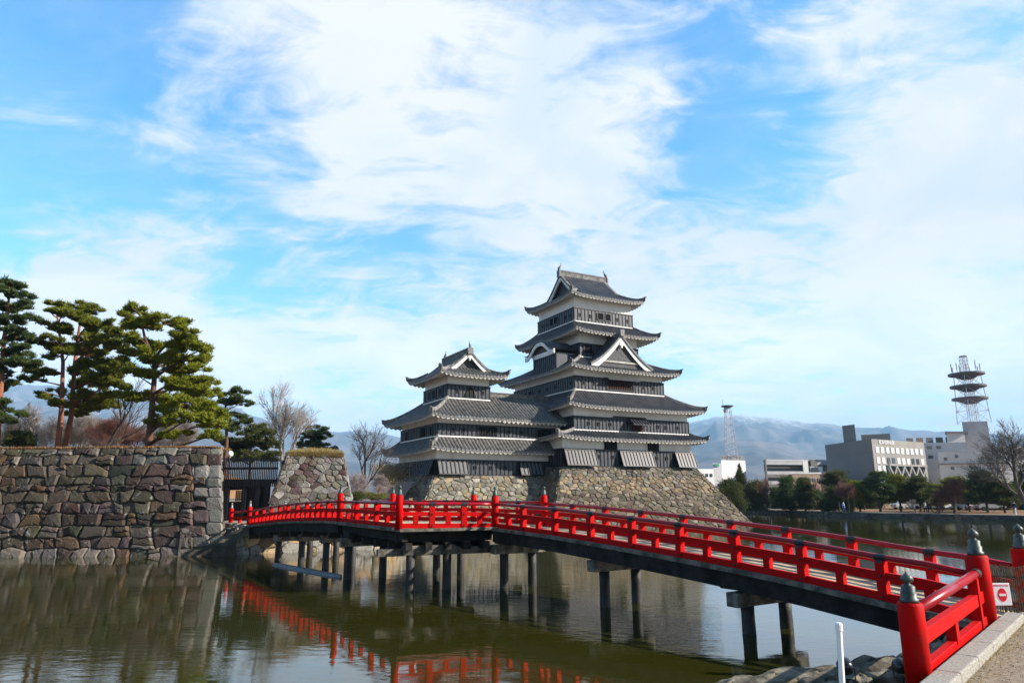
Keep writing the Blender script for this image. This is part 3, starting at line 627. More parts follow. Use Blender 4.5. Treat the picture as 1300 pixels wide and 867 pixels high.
def stone_base(parent, rc, ztop, zbot, flare, cw, ch, pal, seed, sides, band=None, power=1.0, top_off=.28):
    mb = MB()
    for sd in sides:
        s0, s1, oo = rect_side(rc, sd); fn0 = side_fn(sd); W_ = s1 - s0 + 2 * top_off; mid = (s0 + s1) / 2; H_ = math.hypot(ztop - zbot, flare)
        def fn(p, q):
            h = 1 - q / H_; k = flare * max(0, h) ** power; half = W_ / 2 + k
            return fn0(mid + (p / Wm - .5) * 2 * half, oo + top_off + k, ztop - (ztop - zbot) * h)
        Wm = W_ + flare
        stone_face(mb, Wm, H_, fn, cw, ch, pal, seed + len(sd), relief=.13, gap=.022, jit=.47, bandcol=(lambda x, y, rd: band(x, y, H_, rd)) if band else None)
    a0, a1, b0, b1 = rc; mb.add([(a0 - top_off, b0 - top_off, ztop), (a1 + top_off, b0 - top_off, ztop), (a1 + top_off, b1 + top_off, ztop), (a0 - top_off, b1 + top_off, ztop)], [(0, 1, 2, 3)], 0, (.2, .18, .15))
    return mb.build('stone_base', [M['stone2'], M['mortar']], parent)

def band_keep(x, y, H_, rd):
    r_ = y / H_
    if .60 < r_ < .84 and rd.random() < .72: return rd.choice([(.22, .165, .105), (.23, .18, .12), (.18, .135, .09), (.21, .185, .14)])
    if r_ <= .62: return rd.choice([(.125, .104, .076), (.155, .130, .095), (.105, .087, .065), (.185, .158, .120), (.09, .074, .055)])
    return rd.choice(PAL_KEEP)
keep = tag(empty('castle_keep', (8.96, 82, 0), R(28.3)), 'tallest black and white castle keep with stacked tiled roofs on a tan stone base', 'castle keep')
W1 = (-8.8, 8.6, -8.2, 8.2); W2 = (-7.0, 8.7, -7.7, 7.9); W4 = (-5.95, 6.3, -6.5, 7.1); W5 = (-4.1, 4.05, -4.9, 5.0); W6 = (-4.14, 4.14, -4.03, 4.0)
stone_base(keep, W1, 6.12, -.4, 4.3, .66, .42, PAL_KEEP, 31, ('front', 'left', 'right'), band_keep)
walls(keep, W1, 6.15, 7.93, 9.05, batt=.47); walls(keep, W2, 9.95, 11.4, 12.5); walls(keep, W4, 14.42, 15.95, 16.9); walls(keep, W5, 18.4, 20.1, 21.3); walls(keep, W6, 22.85, 24.48, 25.9, batt=.5)
skirt(keep, (-10.2, 9.95, -9.6, 9.6), W2, 8.98, 9.95, W1)
skirt(keep, (-8.5, 10.35, -9.15, 9.3), W4, 12.36, 14.42, W2)
skirt(keep, (-7.4, 7.95, -8.0, 8.75), W5, 16.72, 18.5, W4)
skirt(keep, (-5.75, 6.2, -6.6, 7.0), W6, 21.2, 22.85, W5)
top_roof(keep, 5.3, 5.25, 25.78, 29.75, 3.1, .42)
gable(keep, 'front', -.15, 7.15, 4.1, 17.35, 20.9, 4.6)
gable(keep, 'back', 0, 7.9, 4.1, 17.35, 20.9, 4.6)
# windows and shutters of the keep
for a, b_ in ((-.95, -.15), (.1, .9)): window(keep, 'front', 4.03, a, b_, 23.4, 24.2)
for a, b_ in ((-1.1, -.35), (-.15, .6)): window(keep, 'left', 4.14, a, b_, 23.4, 24.2)
loopholes(keep, 'front', 4.03, (-3.4, -1.9, 1.9, 3.4), 23.7); loopholes(keep, 'left', 4.14, (-3.0, -2.0, 2.2, 3.2), 23.7)
window(keep, 'front', 6.5, -1.75, 1.95, 14.75, 15.95, 15, barmat='redwood')
hd = MB(); hd.box(-2.1, 2.3, 6.6, 7.45, 15.98, 16.08, 0, lambda x, y, z: (x, -y, z - (y - 6.6) * .3)); hd.box(-2.1, 2.3, 7.35, 7.45, 15.72, 15.86, 0, lambda x, y, z: (x, -y, z)); hd.build('window_hood', M['board'], keep)
window(keep, 'left', 5.95, -3.4, -2.7, 14.7, 15.5)
loopholes(keep, 'front', 6.5, (-4.9, -3.4, 3.4, 4.9), 15.3); loopholes(keep, 'left', 5.95, (-5.6, -4.1, -2.6, -.8, 1.0, 2.6, 5.8), 15.2)
window(keep, 'front', 4.9, -3.6, -2.5, 19.0, 20.0); window(keep, 'front', 4.9, 2.4, 3.4, 19.0, 20.0)
loopholes(keep, 'front', 7.7, (-5.2, -3.9, -2.4, 4.2, 5.4, 7.0), 10.7); window(keep, 'front', 7.7, .35, 2.0, 9.98, 10.9, 8, barmat='redwood')
hd = MB()
for z_, o_ in ((0, 0),): hd.box(-.1, 2.5, 0, 1.15, 11.5, 11.58, 0, lambda x, y, z: (x, -7.8 - y, z - y * .72))
for x in np.linspace(0, 2.4, 7): hd.box(x - .04, x + .04, 0, 1.17, 11.57, 11.66, 1, lambda x, y, z: (x, -7.8 - y, z - y * .72))
hd.box(-.1, -.02, 0, 1.1, 10.75, 10.82, 1, lambda x, y, z: (x, -7.8 - y, z)); hd.box(2.42, 2.5, 0, 1.1, 10.75, 10.82, 1, lambda x, y, z: (x, -7.8 - y, z))
hd.build('window_hood', [M['board'], M['batten']], keep)
hb = MB(); hb.box(-1.9, 2.4, 7.7, 7.98, 11.5, 11.62, 0, lambda x, y, z: (x, -y, z)); hb.build('lintel_board', M['batten'], keep)
shutter(keep, 'front', 8.2, -8.75, -5.0, 6.3, 7.9); shutter(keep, 'front', 8.2, -1.75, 2.6, 6.3, 7.9); shutter(keep, 'front', 8.2, 5.9, 8.6, 6.3, 7.9)
shutter(keep, 'left', 8.8, -2, 1, 6.3, 7.9)
window(keep, 'front', 8.2, -3.55, -1.95, 7.95, 8.85, 6, False); window(keep, 'front', 8.2, 2.3, 3.75, 7.95, 8.85, 6, False)
loopholes(keep, 'front', 8.2, (-4.3, -2.6, 3.4, 4.8), 7.2); window(keep, 'front', 8.2, 5.5, 5.9, 6.3, 7.8)
# cusped-gable dormer on the left face
dor = empty('cusped_dormer'); dor.parent = keep; lf = side_fn('left')
dm = MB(); dm.box(-.9, 4.1, 4.0, 6.7, 16.9, 18.95, 0, lambda x, y, z: lf(x, y, z)); dm.box(-.95, 4.15, 6.68, 6.78, 17.1, 18.95, 1, lambda x, y, z: lf(x, y, z)); dm.box(-.96, -.86, 4, 6.75, 17.1, 18.9, 1, lambda x, y, z: lf(x, y, z)); dm.box(4.06, 4.16, 4, 6.75, 17.1, 18.9, 1, lambda x, y, z: lf(x, y, z))
for x in np.linspace(-.85, 4.05, 12): dm.box(x - .045, x + .045, 6.7, 6.85, 17.1, 18.95, 2, lambda x, y, z: lf(x, y, z))
dm.build('dormer_wall', [M['plaster'], M['board'], M['batten']], dor)
def kara(x):                                                   # undulating gable line
    k = abs(x - 1.5) / 3.3; return 19.2 + 1.35 * (.5 + .5 * math.cos(min(1, k * 1.12) ** 1.25 * PI)) + .5 * max(0, k - .8)
rows = []
for i in range(int((7.6 - 4.0) / .075) + 1):
    o_ = 4.0 + .075 * i; rows.append([lf(x, o_, kara(x) + ribh(i)) for x in np.linspace(-1.8, 4.8, 33)])
dm = MB(); dm.grid(rows[::-1]); dm.build('dormer_roof', M['tile'], dor)
bargeboard(dor, lf, [(x, kara(x)) for x in np.linspace(-1.78, 4.78, 33)], 7.35, hh=.40, drop=.08)
dm = MB(); cv = [(x, kara(x) - .2) for x in np.linspace(-.8, 4.0, 21)]; dm.add([lf(x, 6.9, z) for x, z in cv] + [lf(4.0, 6.9, 18.9), lf(-.8, 6.9, 18.9)], [tuple(range(23))]); dm.build('dormer_panel', M['gablepanel'], dor)
dm = MB(); dm.box(-.8, 4.0, 6.85, 7.0, 18.8, 19.3, 0, lambda x, y, z: lf(x, y, z)); dm.build('dormer_sill', M['plaster'], dor)
# small roof on the right flank seen beyond the gable
sr_ = MB(); sr_.box(4.5, 6.2, -2.2, 2.2, 17.2, 19.0, 0); sr_.build('dormer_wall', M['plaster'], keep)
sr_ = MB(); sr_.grid([[(4.3 + 2.3 * j / 10, y, 19.0 + .9 * math.cos(y / 2.8 * PI / 2) + ribh(j)) for j, _ in enumerate(range(11))] for i, y in enumerate(np.linspace(-2.8, 2.8, 41))]); sr_.build('dormer_roof', M['tile'], keep)

tur = tag(empty('castle_turret', (-6, 73, 0), R(29.5)), 'smaller three tiered black and white castle turret left of the keep, gable facing the moat', 'castle turret')
T1 = (-4.3, 12, -4.9, 5.4); T2 = (-4.1, 12.5, -4.7, 5.2); T3 = (-2.37, 2.37, -2.95, 3.1)
stone_base(tur, (-4.3, 13, -4.9, 5.4), 5.2, -.4, 3.4, .72, .46, PAL_KEEP, 57, ('front', 'left'), lambda x, y, H_, rd: rd.choice([(.26, .24, .20), (.23, .21, .17), (.26, .21, .14), (.20, .185, .15), (.16, .145, .12)]))
walls(tur, T1, 5.22, 6.7, 7.75, ('front', 'left')); walls(tur, T2, 8.95, 10.2, 11.0, ('front', 'left')); walls(tur, T3, 13.0, 14.43, 15.6, batt=.42)
skirt(tur, (-5.5, 12.3, -6.3, 7.4), (-4.1, 12.3, -4.7, 5.2), 7.58, 8.95, T1, ('front', 'left', 'back'), light=True)
skirt(tur, (-5.45, 2.4, -6.1, 7.6), (-2.37, 2.4, -2.95, 3.1), 10.78, 13.0, T2, ('front', 'left', 'back'), light=True)
# connecting wing roof running into the keep
wr = MB(); we = MB(); wv = MB(); zfw = lambda t_: 10.78 + 2.95 * (.80 * t_ + .20 * t_ * t_)
roof_side(wr, 'front', (2.4, 12.3), (2.4, 12.3), 6.1, 1.9, zfw, lambda s, t_: 0); roof_side(wr, 'back', (-12.3, -2.4), (-12.3, -2.4), 2.3, -1.9, zfw, lambda s, t_: 0)
wroof = wr.build('roof', M['tile_light'], tur)
n = int(9.9 / .075); we.grid([[(2.4 + 9.9 * i / n, -6.08, 10.78 - (.13 if i % 4 else .07)) for i in range(n + 1)], [(2.4 + 9.9 * i / n, -6.1, 10.78 + ribh(i)) for i in range(n + 1)]]); we.build('tile_ends', M['tile_edge'], wroof)
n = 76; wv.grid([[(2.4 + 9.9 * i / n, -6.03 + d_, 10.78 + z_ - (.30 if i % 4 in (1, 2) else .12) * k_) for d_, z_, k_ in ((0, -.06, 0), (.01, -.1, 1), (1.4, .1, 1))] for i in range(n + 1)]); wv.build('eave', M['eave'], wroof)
rg = MB(); rg.box(2.4, 12, -2.12, -1.68, 13.6, 14.0, 0); rg.box(2.4, 12, -2.2, -1.6, 14.0, 14.1, 1); rg.build('ridge', [M['ridge'], M['tile_edge']], wroof)
top_roof(tur, 4.55, 3.9, 15.30, 18.1, 2.85, .38, rot=1, light=True, fish=.65)
for s0_ in (.0,):
    # bell-shaped window
    bw = MB(); cv = [(x, .95 * (1 - abs(x / .62) ** 2.4)) for x in np.linspace(-.62, .62, 15)]
    bw.add([(x + .15, -3.09, 13.25 + z) for x, z in cv], [tuple(range(15))[::-1]], 0)
    for x in np.linspace(-.45, .45, 5): bw.box(x + .15 - .03, x + .15 + .03, -3.14, -3.08, 13.25, 13.25 + .9 * (1 - abs(x / .62) ** 2.4), 1)
    bw.tube([(x + .15, -3.12, 13.25 + z) for x, z in cv], .05, 5, 1); bw.build('bell_window', [M['dark'], M['batten']], tur)
window(tur, 'left', 2.37, -.8, .3, 13.3, 14.2, 4, True); window(tur, 'left', 2.37, -1.9, -1.2, 13.3, 14.2, 3); window(tur, 'left', 2.37, 1.0, 1.8, 13.3, 14.2, 3)
window(tur, 'front', 4.7, .2, 2.35, 9.08, 10.1, 7); window(tur, 'front', 4.7, 7.2, 8.9, 9.08, 10.1, 2)
window(tur, 'left', 4.1, .5, 2.0, 9.08, 10.1, 0); window(tur, 'left', 4.1, -3.8, -3.2, 9.1, 10.0, 0); window(tur, 'left', 4.1, 3.0, 3.6, 9.1, 10.0, 0)
loopholes(tur, 'front', 4.7, (-2.6, -1.4, 3.7, 5.2), 9.6); loopholes(tur, 'front', 4.9, (-.2, 1.6, 3.2), 6.0, .26); loopholes(tur, 'front', 2.95, (-1.3, 1.6), 13.8, .26)
shutter(tur, 'front', 4.9, -4.3, -1.2, 5.35, 6.65, .5); shutter(tur, 'front', 4.9, 4.7, 7.4, 5.35, 6.65, .55); shutter(tur, 'left', 4.3, 2.4, 4.7, 5.35, 6.65, .5); shutter(tur, 'left', 4.3, -4.8, -2.4, 5.35, 6.65, .5) if False else None
shutter(tur, 'left', 4.3, -5.3, -3.0, 5.35, 6.65, .5)
wi = MB(); wi.tube([(-4.5, 1.6, 8.2), (-4.6, 1.4, 4), (-7.3, 1.2, .6)], .02, 4); wi.tube([(-4.4, -3.2, 6.5), (-5.2, -1.4, 4.0), (-6.6, 0.2, 1.2)], .02, 4); wi.build('lightning_wire', M['steel'], tur)

# ================================================================== LEFT MOAT WALL AND STONE PLATFORM
lw = tag(empty('stone_wall', (0, 0, 0)), 'long high wall of purple brown boulders at the left, rising from the moat with pale squared corner blocks', 'stone wall')
wallH = 6.42
def lwf(p, q):
    h = q / wallH; k = max(0, 1 - h); return (-58 + p + (1.45 * k ** 1.15) * (p / 39.9) ** 6, 41.25 + 1.7 * (1 - k ** .8 * 1.0), q - .15)
Wl = 39.9; cells = coursed_cells(Wl, wallH, .80, .50, 5); cells = [c for c in cells if sum(p[0] for p in c) / len(c) < Wl - 1.15 or True]
poly2 = []
cornerq = [0]; rd_ = random.Random(3)
while cornerq[-1] < wallH: cornerq.append(min(wallH, cornerq[-1] + rd_.uniform(.55, .85)))
def cutoff(q):
    for i in range(len(cornerq) - 1):
        if cornerq[i] <= q <= cornerq[i + 1]: return (Wl - (1.55 if i % 2 else .85)), i
    return Wl - 1, 0
def clipx(poly, lim):
    o = []
    for a in range(len(poly)):
        A, B = poly[a], poly[(a + 1) % len(poly)]; da, db = A[0] - lim, B[0] - lim
        if da <= 0: o.append(A)
        if (da < 0) != (db < 0): t_ = da / (da - db); o.append((lim, A[1] + t_ * (B[1] - A[1])))
    return o
lmb = MB()
for c_ in cells:
    cyy = sum(p[1] for p in c_) / len(c_); lim, _ = cutoff(cyy); k_ = clipx(c_, lim) if max(p[0] for p in c_) > lim else c_
    if len(k_) > 2: poly2.append(k_)
def wallcol(x, y, rd):
    if x > Wl - 3 and rd.random() < .3: return rd.choice(PAL_GREY[3:6])
    if y > wallH - .8 and rd.random() < .3: return rd.choice(PAL_GREY[2:6])
    if y < .7 and rd.random() < .6: return rd.choice([(.20, .175, .14), (.16, .135, .11), (.13, .11, .095)])
    return rd.choice(PAL_WALL)
stone_face(lmb, Wl, wallH, lwf, 1, 1, PAL_WALL, 5, relief=.20, gap=.025, polys=poly2, bandcol=wallcol)
for i in range(len(cornerq) - 1):
    x0 = Wl - (1.55 if i % 2 else .85); sub = [[(x0, cornerq[i]), (Wl, cornerq[i]), (Wl, cornerq[i + 1]), (x0, cornerq[i + 1])]] if i % 2 == 0 or rd_.random() < .4 else [[(x0, cornerq[i]), (Wl - .7, cornerq[i]), (Wl - .7, cornerq[i + 1]), (x0, cornerq[i + 1])], [(Wl - .7, cornerq[i]), (Wl, cornerq[i]), (Wl, cornerq[i + 1]), (Wl - .7, cornerq[i + 1])]]
    stone_face(lmb, .01, .01, lwf, 1, 1, None, 90 + i, relief=.10, gap=.02, polys=sub, bandcol=lambda x, y, rd: rd.choice([(.20, .185, .16), (.225, .21, .185), (.15, .14, .12), (.10, .072, .060), (.17, .155, .135)]))
def lws(p, q):
    a = lwf(Wl, q); return (a[0] - .50 * p, a[1] + p, a[2])
stone_face(lmb, 5.2, wallH, lws, .9, .66, PAL_GREY, 12, relief=.12)
lmb.build('stone_face', [M['stone'], M['mortar']], lw)
lip = MB(); lip.add([(-58, 42.9, 6.30), (-18.15, 42.95, 6.30), (-19.8, 46, 6.45), (-58, 46, 6.45)], [(0, 1, 2, 3)])
lip.build('earth_top', M['dryground'], lw)
def blades(name, pts_fn, n, h, m, parent, wid=.03, lean=.5, droop=0):
    P0 = np.array([pts_fn() for _ in range(n)]); ang = rng.uniform(0, 2 * PI, n); hh_ = h * rng.uniform(.5, 1.2, n); ln = lean * rng.uniform(0, 1, n)
    side = np.stack([np.cos(ang), np.sin(ang), 0 * ang], 1) * wid; top = P0 + np.stack([np.sin(ang) * ln * hh_, -np.abs(np.cos(ang)) * ln * hh_, hh_ * (1 - droop * rng.uniform(0, 1, n))], 1)
    V = np.concatenate([P0 - side, P0 + side, top]); i = np.arange(n); return fastmesh(name, V, np.stack([i, i + n, i + 2 * n], 1), m, parent, rng.uniform(0, 1, n))
blades('dry_grass', lambda: (random.uniform(-40, -18.4), 42.9 + random.random() ** 2 * 2.5, 6.3), 14000, .16, M['dryground'], lw)

# lower bank between wall and platform, dark sloping toe
bk = tag(empty('stone_revetment', (0, 0, 0)), 'low stone revetment of orange tan blocks under the left end of the red bridge', 'revetment')
BP = [(-19.4, 41.2), (-16.6, 42.2), (-12.6, 44.4), (-8.4, 46.2), (-7.6, 54), (-8.6, 62), (-9.2, 70)]
rmb = MB()
for i in range(len(BP) - 1):
    A, B = Vector((*BP[i], 0)), Vector((*BP[i + 1], 0)); ln = (B - A).length; d_ = (B - A) / ln; nrm_ = Vector((d_.y, -d_.x, 0)); hgt_ = (1.55, 1.7, 1.75, 2.0, 2.4, 3.1)[i]
    stone_face(rmb, ln, hgt_ + .3, lambda p, q, A=A, d_=d_, n_=nrm_: tuple(A + d_ * p + n_ * (.25 - .5 * q / 2) + Vector((0, 0, q - .3))), .85, .6, None, 200 + i, relief=.16,
               bandcol=(lambda x, y, rd: rd.choice([(.12, .105, .09), (.09, .08, .07), (.15, .13, .11)])) if i == 0 else (lambda x, y, rd: rd.choice([(.36, .26, .14), (.33, .24, .14), (.36, .32, .25), (.26, .22, .17), (.30, .28, .25)])))
rmb.build('stone_face', [M['stone2'], M['mortar']], bk)
tb = MB(); rows = []
for i in range(9):
    x = -20.4 + i * .55; f_ = i / 8; rows.append([(x, 40.75 + .04 * i + random.uniform(-.1, .1), -.3), (x, 41.1, -.1 + .9 * f_ + random.uniform(-.08, .08)), (x + .1, 41.7, .05 + 1.45 * f_ + random.uniform(-.08, .08)), (x + .1, 43.4, .1 + 1.75 * f_)])
tb.grid(rows[::-1]); tb.build('earth_toe', mat('dark_toe_rock', (.05, .042, .032), .9, (.10, .085, .06), 1.6, .2, 1.0, 4), bk, smooth=False)  # dark mottled rock tone over the whole toe

pf = tag(empty('stone_platform', (-14.35, 50.4, 0), R(14)), 'battered pale stone platform with a straw coloured grass cap behind the left bridge end', 'stone platform')
PR = (-1.85, 1.85, -2.0, 5.0)
pmb = MB()
for sd in ('front', 'left', 'right'):
    s0, s1, oo = rect_side(PR, sd); fn0 = side_fn(sd); zt, zb, fl_ = 6.25, 1.6, 1.15; H_ = zt - zb; Wm = s1 - s0 + fl_; mid = (s0 + s1) / 2
    def pfn(p, q, fn0=fn0, oo=oo, Wm=Wm, mid=mid, s0=s0, s1=s1):
        h = 1 - q / H_; k = fl_ * h; return fn0(mid + (p / Wm - .5) * (s1 - s0 + 2 * k), oo + k, zb + q)
    stone_face(pmb, Wm, H_, pfn, .52, .38, PAL_GREY, 300 + len(sd), relief=.11, gap=.015, jit=.47)
pmb.add([(-1.85, -2, 6.25), (1.85, -2, 6.25), (1.85, 5, 6.25), (-1.85, 5, 6.25)], [(0, 1, 2, 3)], 0, (.2, .15, .08))
pmb.build('stone_face', [M['stone'], M['mortar']], pf)
cap = MB(); rows = []
for i in range(13):
    x = -1.95 + 3.9 * i / 12; e_ = math.sin(PI * i / 12) ** .4; rows.append([(x, y, 6.22 + .42 * e_ * math.sin(PI * j / 12) ** .4 + random.uniform(-.03, .03)) for j, y in enumerate(np.linspace(-2.12, 5.1, 13))])
cap.grid(rows[::-1]); cap.build('turf_cap', M['dryground'], pf, smooth=True)
def capp():
    if random.random() < .45: x, y = random.uniform(-1.95, 1.95), -2.1
    else: x, y = random.uniform(-1.95, 1.95), random.uniform(-2.1, 5)
    e_ = min(1, max(0, math.sin(PI * (x + 1.95) / 3.9))) ** .4 * min(1, max(0, math.sin(PI * (y + 2.12) / 7.22))) ** .4; return (x, y, 6.2 + .42 * e_ - (.25 * random.random() if y < -2.05 else 0))
blades('dry_grass', capp, 9000, .30, M['grass'], pf, .022, .9, .7)

# dark timber gate and fence between wall and platform, blackened to paint in shadow
gt = tag(empty('timber_gate', (-20.2, 47.6, 0)), 'dark timber gateway and lattice fence between the boulder wall and the stone platform', 'gate')
x0g, x1g = .1, 4.1
gb = MB(); gb.box(x0g, x1g, -.12, .12, 4.2, 4.5); gb.box(x0g, x1g, -.10, .10, 5.15, 5.3); gb.build('beam', M['batten'], gt)
for x in (.75, 1.95, 2.9, 3.5): g2 = MB(); g2.box(x - .14, x + .14, -.15, .15, 1.7, 4.2); g2.build('post', M['batten'], gt)
g2 = MB()
for i in range(34): x = x0g + (x1g - x0g) * i / 33; g2.box(x - .03, x + .03, -.19, -.12, 4.0, 5.95 + random.uniform(-.05, .05))
g2.build('lattice', M['batten'], gt)
for xa, xb in ((1.95, 3.5), (.3, .7)): g2 = MB(); g2.box(xa, xb, .16, .24, 1.7, 4.2); g2.build('gate_door', M['batten'], gt)
g2 = MB(); g2.box(.2, 1.95, .16, .24, 3.78, 4.2); g2.build('upper_panel', M['batten'], gt); g2 = MB(); g2.box(.2, 1.95, .16, .24, 1.5, 2.98); g2.build('lower_panel', M['batten'], gt)  # dark panels added to blacken the bright opening
g2 = MB()
for i in range(9): g2.box(.98 + i * .12, 1.06 + i * .12, .9, .96, 3.05, 3.75)
g2.build('orange_fence_boards', M['orange'], gt)
sl_ = MB(); sl_.box(-.1, 5.0, 1.2, 3.0, 1.7, 3.0); sl_.build('inner_wall', M['timber'], gt)
lp = tag(empty('street_lamp', (-20.0, 49.3, 6.0)), 'white globe lamp standing behind the lattice fence beside the boulder wall', 'lamp')
q_ = at(292, 580, 49.3); lp.location = (q_.x, 49.3, 3.0)
m_ = MB(); m_.tube([(0, 0, 0), (0, 0, 3.1)], .05, 8); m_.build('post', M['steel'], lp)
m_ = MB(); m_.lathe([(.03, 0), (.16, .06), (.21, .2), (.16, .36), (.05, .42)], 12, (0, 0, 3.1)); m_.build('lamp_shade', M['white'], lp, smooth=True)
# pale garden wall and clipped hedge beyond the court
gw = MB(); gw.box(-13.5, -7.0, 69.5, 69.9, 2.8, 4.7); tag(gw.build('court_wall', M['bluewall']), 'pale plastered court wall behind the shrubs left of the turret base', 'wall')

# ================================================================== RED BRIDGE
br = tag(empty('red_bridge', (0, 0, 0)), 'long vermilion timber bridge arching over the moat on dark piles', 'bridge')
P2 = lambda x, y: Vector((x, y, 0))
gateN, N628, N507, N431, N315, N293 = P2(8.72, 13.45), P2(-.68, 26.76), P2(-4.12, 25.5), P2(-7.8, 31.7), P2(-16.05, 42.9), P2(-17.85, 44.6)
F693, F602, F500 = P2(1.25, 28.2), P2(-1.8, 32.2), P2(-5.7, 33.3)
gateF = gateN + P2(.817, .577) * 2.15; F315 = N315 + P2(.806, .592) * 2.15
tab3 = [(0, 1.92), (.12, 2.0), (1.9, 2.14), (3.7, 2.34), (5.5, 2.50), (7.3, 2.63), (9.1, 2.75), (10.9, 2.86), (12.7, 2.96), (14.5, 3.03), (16.3, 3.09)]
def lut(tab, x):
    for (a, b_), (c_, d_) in zip(tab, tab[1:]):
        if x <= c_: return b_ + (d_ - b_) * (x - a) / (c_ - a)
    return tab[-1][1]
len3 = (N628 - gateN).length
z3 = lambda t_: lut(tab3, t_ * 16.3)                       # rail top height, gate -> bend
len1 = 14.
z1 = lambda t_: 3.17 + (2.52 - 3.17) * (t_ ** 1.7)         # 431 -> left end
RAIL_H = .93
def span_rail(A, B, zf, ncell, stub=True, first=False, last=False, pipe='pipe', fit=True, post=True):
    """balustrade between two newels: zf(t) = top of handrail"""
    d = (B - A).normalized(); n_ = Vector((-d.y, d.x, 0)); up = Vector((0, 0, 1)); K = ncell * 2
    Pt = lambda t_, h: A.lerp(B, t_) + up * (zf(t_) - h)
    top = MB(); top.tube([Pt(k / K, .055) for k in range(K + 1)], .062, 10); top.build('handrail', M[pipe], br, smooth=True)
    mid = MB(); bot = MB()
    for k in range(K):
        mid.beam(Pt(k / K, .42), Pt((k + 1) / K, .42), .09, .15); bot.beam(Pt(k / K, .84), Pt((k + 1) / K, .84), .10, .17)
    mid.build('middle_rail', M['red'], br); bot.build('bottom_rail', M['red'], br)
    for i in range(ncell + 1):
        t_ = i / ncell
        if 0 < i < ncell and post:
            pb = MB(); p0, p1 = Pt(t_, .90), Pt(t_, .12); pb.beam(p0, p1, .17, .19, up=d); o = pb.build('baluster', M['red'], br)
            if fit:
                ib = MB(); ib.beam(Pt(t_, .17), Pt(t_, .10), .175, .12, up=d); ib.tube([Pt(t_, .055) - d * .12 , Pt(t_, .055) + d * .12], .070, 10)
                ib.build('fitting', M['iron'], o)
                for h in (.42, .84): jb = MB(); jb.lathe([(.0, 0), (.032, .0), (.022, .03)], 8, Pt(t_, h) + n_ * .095, axis=n_); jb.build('bolt', M['iron'], o)
        if i < ncell and stub:
            sb = MB(); tm = (i + .5) / ncell; sb.beam(Pt(tm, .77), Pt(tm, .48), .14, .17, up=d); sb.build('stub', M['red'], br)
def newel(p, zb, zt, r=.155, fs=1.0, pale=False, nm='newel_post'):
    mb = MB(); mb.lathe([(r, zb - .02), (r, zt - .03), (r - .02, zt)], 24, (p.x, p.y, 0)); o = mb.build(nm, M['red'], br, smooth=False)
    for pl in o.data.polygons: pl.use_smooth = abs(pl.normal.z) < .5
    fb = MB(); k = fs; z = zt
    fb.lathe([(r * .72, 0), (r * .72, .05 * k), (r * .60, .06 * k), (r * .63, .13 * k), (r * .52, .15 * k), (r * .55, .21 * k), (r * .42, .23 * k), (r * .22, .245 * k), (r * .22, .265 * k), (r * .46, .29 * k), (r * .50, .325 * k), (r * .36, .36 * k), (r * .14, .385 * k), (.01, .41 * k)], 20, (p.x, p.y, z)); fb.build('finial', M['bronze_pale' if pale else 'bronze'], o, smooth=True)
    return o
# near side
span_rail(gateN, N628, z3, 9); span_rail(N628, N507, lambda t_: 3.09 + .06 * t_, 3); span_rail(N507, N431, lambda t_: 3.15 + .02 * t_, 3); span_rail(N431, N315, z1, 10)
span_rail(N315, N293, lambda t_: 2.52 - .08 * t_, 1)
# far side
span_rail(gateF, F693, z3, 9); span_rail(F693, F602, lambda t_: 3.12 + .03 * t_, 3); span_rail(F602, F500, lambda t_: 3.15, 3); span_rail(F500, F315, z1, 10)
# newels: gate ones stouter
newel(gateN, .95, 2.24, .192, 1.2); newel(gateF, .95, 2.26, .192, 1.2)
for p, zb, zt, pa in ((N628, 2.14, 3.34, 0), (N507, 2.2, 3.39, 0), (N431, 2.26, 3.48, 0), (N315, 1.6, 2.74, 1), (N293, 1.5, 2.62, 1), (F693, 2.16, 3.36, 0), (F602, 2.2, 3.39, 0), (F500, 2.24, 3.46, 0), (F315, 1.6, 2.74, 1)): newel(p, zb, zt, .135, .9, bool(pa))
# wing rail along the road
wing = Vector((5.30, 9.68, 0)); newel(wing, .92, 1.965, .160, .95)
dW = (wing - gateN).normalized(); zW = lambda t_: 1.98 - .10 * t_
mb = MB(); mb.tube([gateN + dW * .15 + Vector((0, 0, 1.93)), wing - dW * .1 + Vector((0, 0, 1.83))], .075, 14); mb.build('handrail', M['pipe'], br, smooth=True)
for z_, h, nm in ((1.50, .20, 'middle_rail'), (1.09, .15, 'bottom_rail')): mb = MB(); mb.beam(gateN + Vector((0, 0, z_ + .02)), wing + Vector((0, 0, z_ - .02)), .12, h); mb.build(nm, M['red'], br, bevel=.01)
mb = MB(); q0 = gateN.lerp(wing, .13); mb.beam(q0 + Vector((0, 0, 1.0)), q0 + Vector((0, 0, 1.88)), .16, .16, up=dW); o = mb.build('baluster', M['red'], br); ib = MB(); ib.tube([gateN + dW * .2 + Vector((0, 0, 1.93)), gateN + dW * .42 + Vector((0, 0, 1.925))], .088, 12); ib.build('fitting', M['iron'], o)
for f_ in (.55,): mb = MB(); q0 = gateN.lerp(wing, f_); mb.beam(q0 + Vector((0, 0, 1.12)), q0 + Vector((0, 0, 1.42)), .15, .2, up=dW); mb.build('stub', M['red'], br)
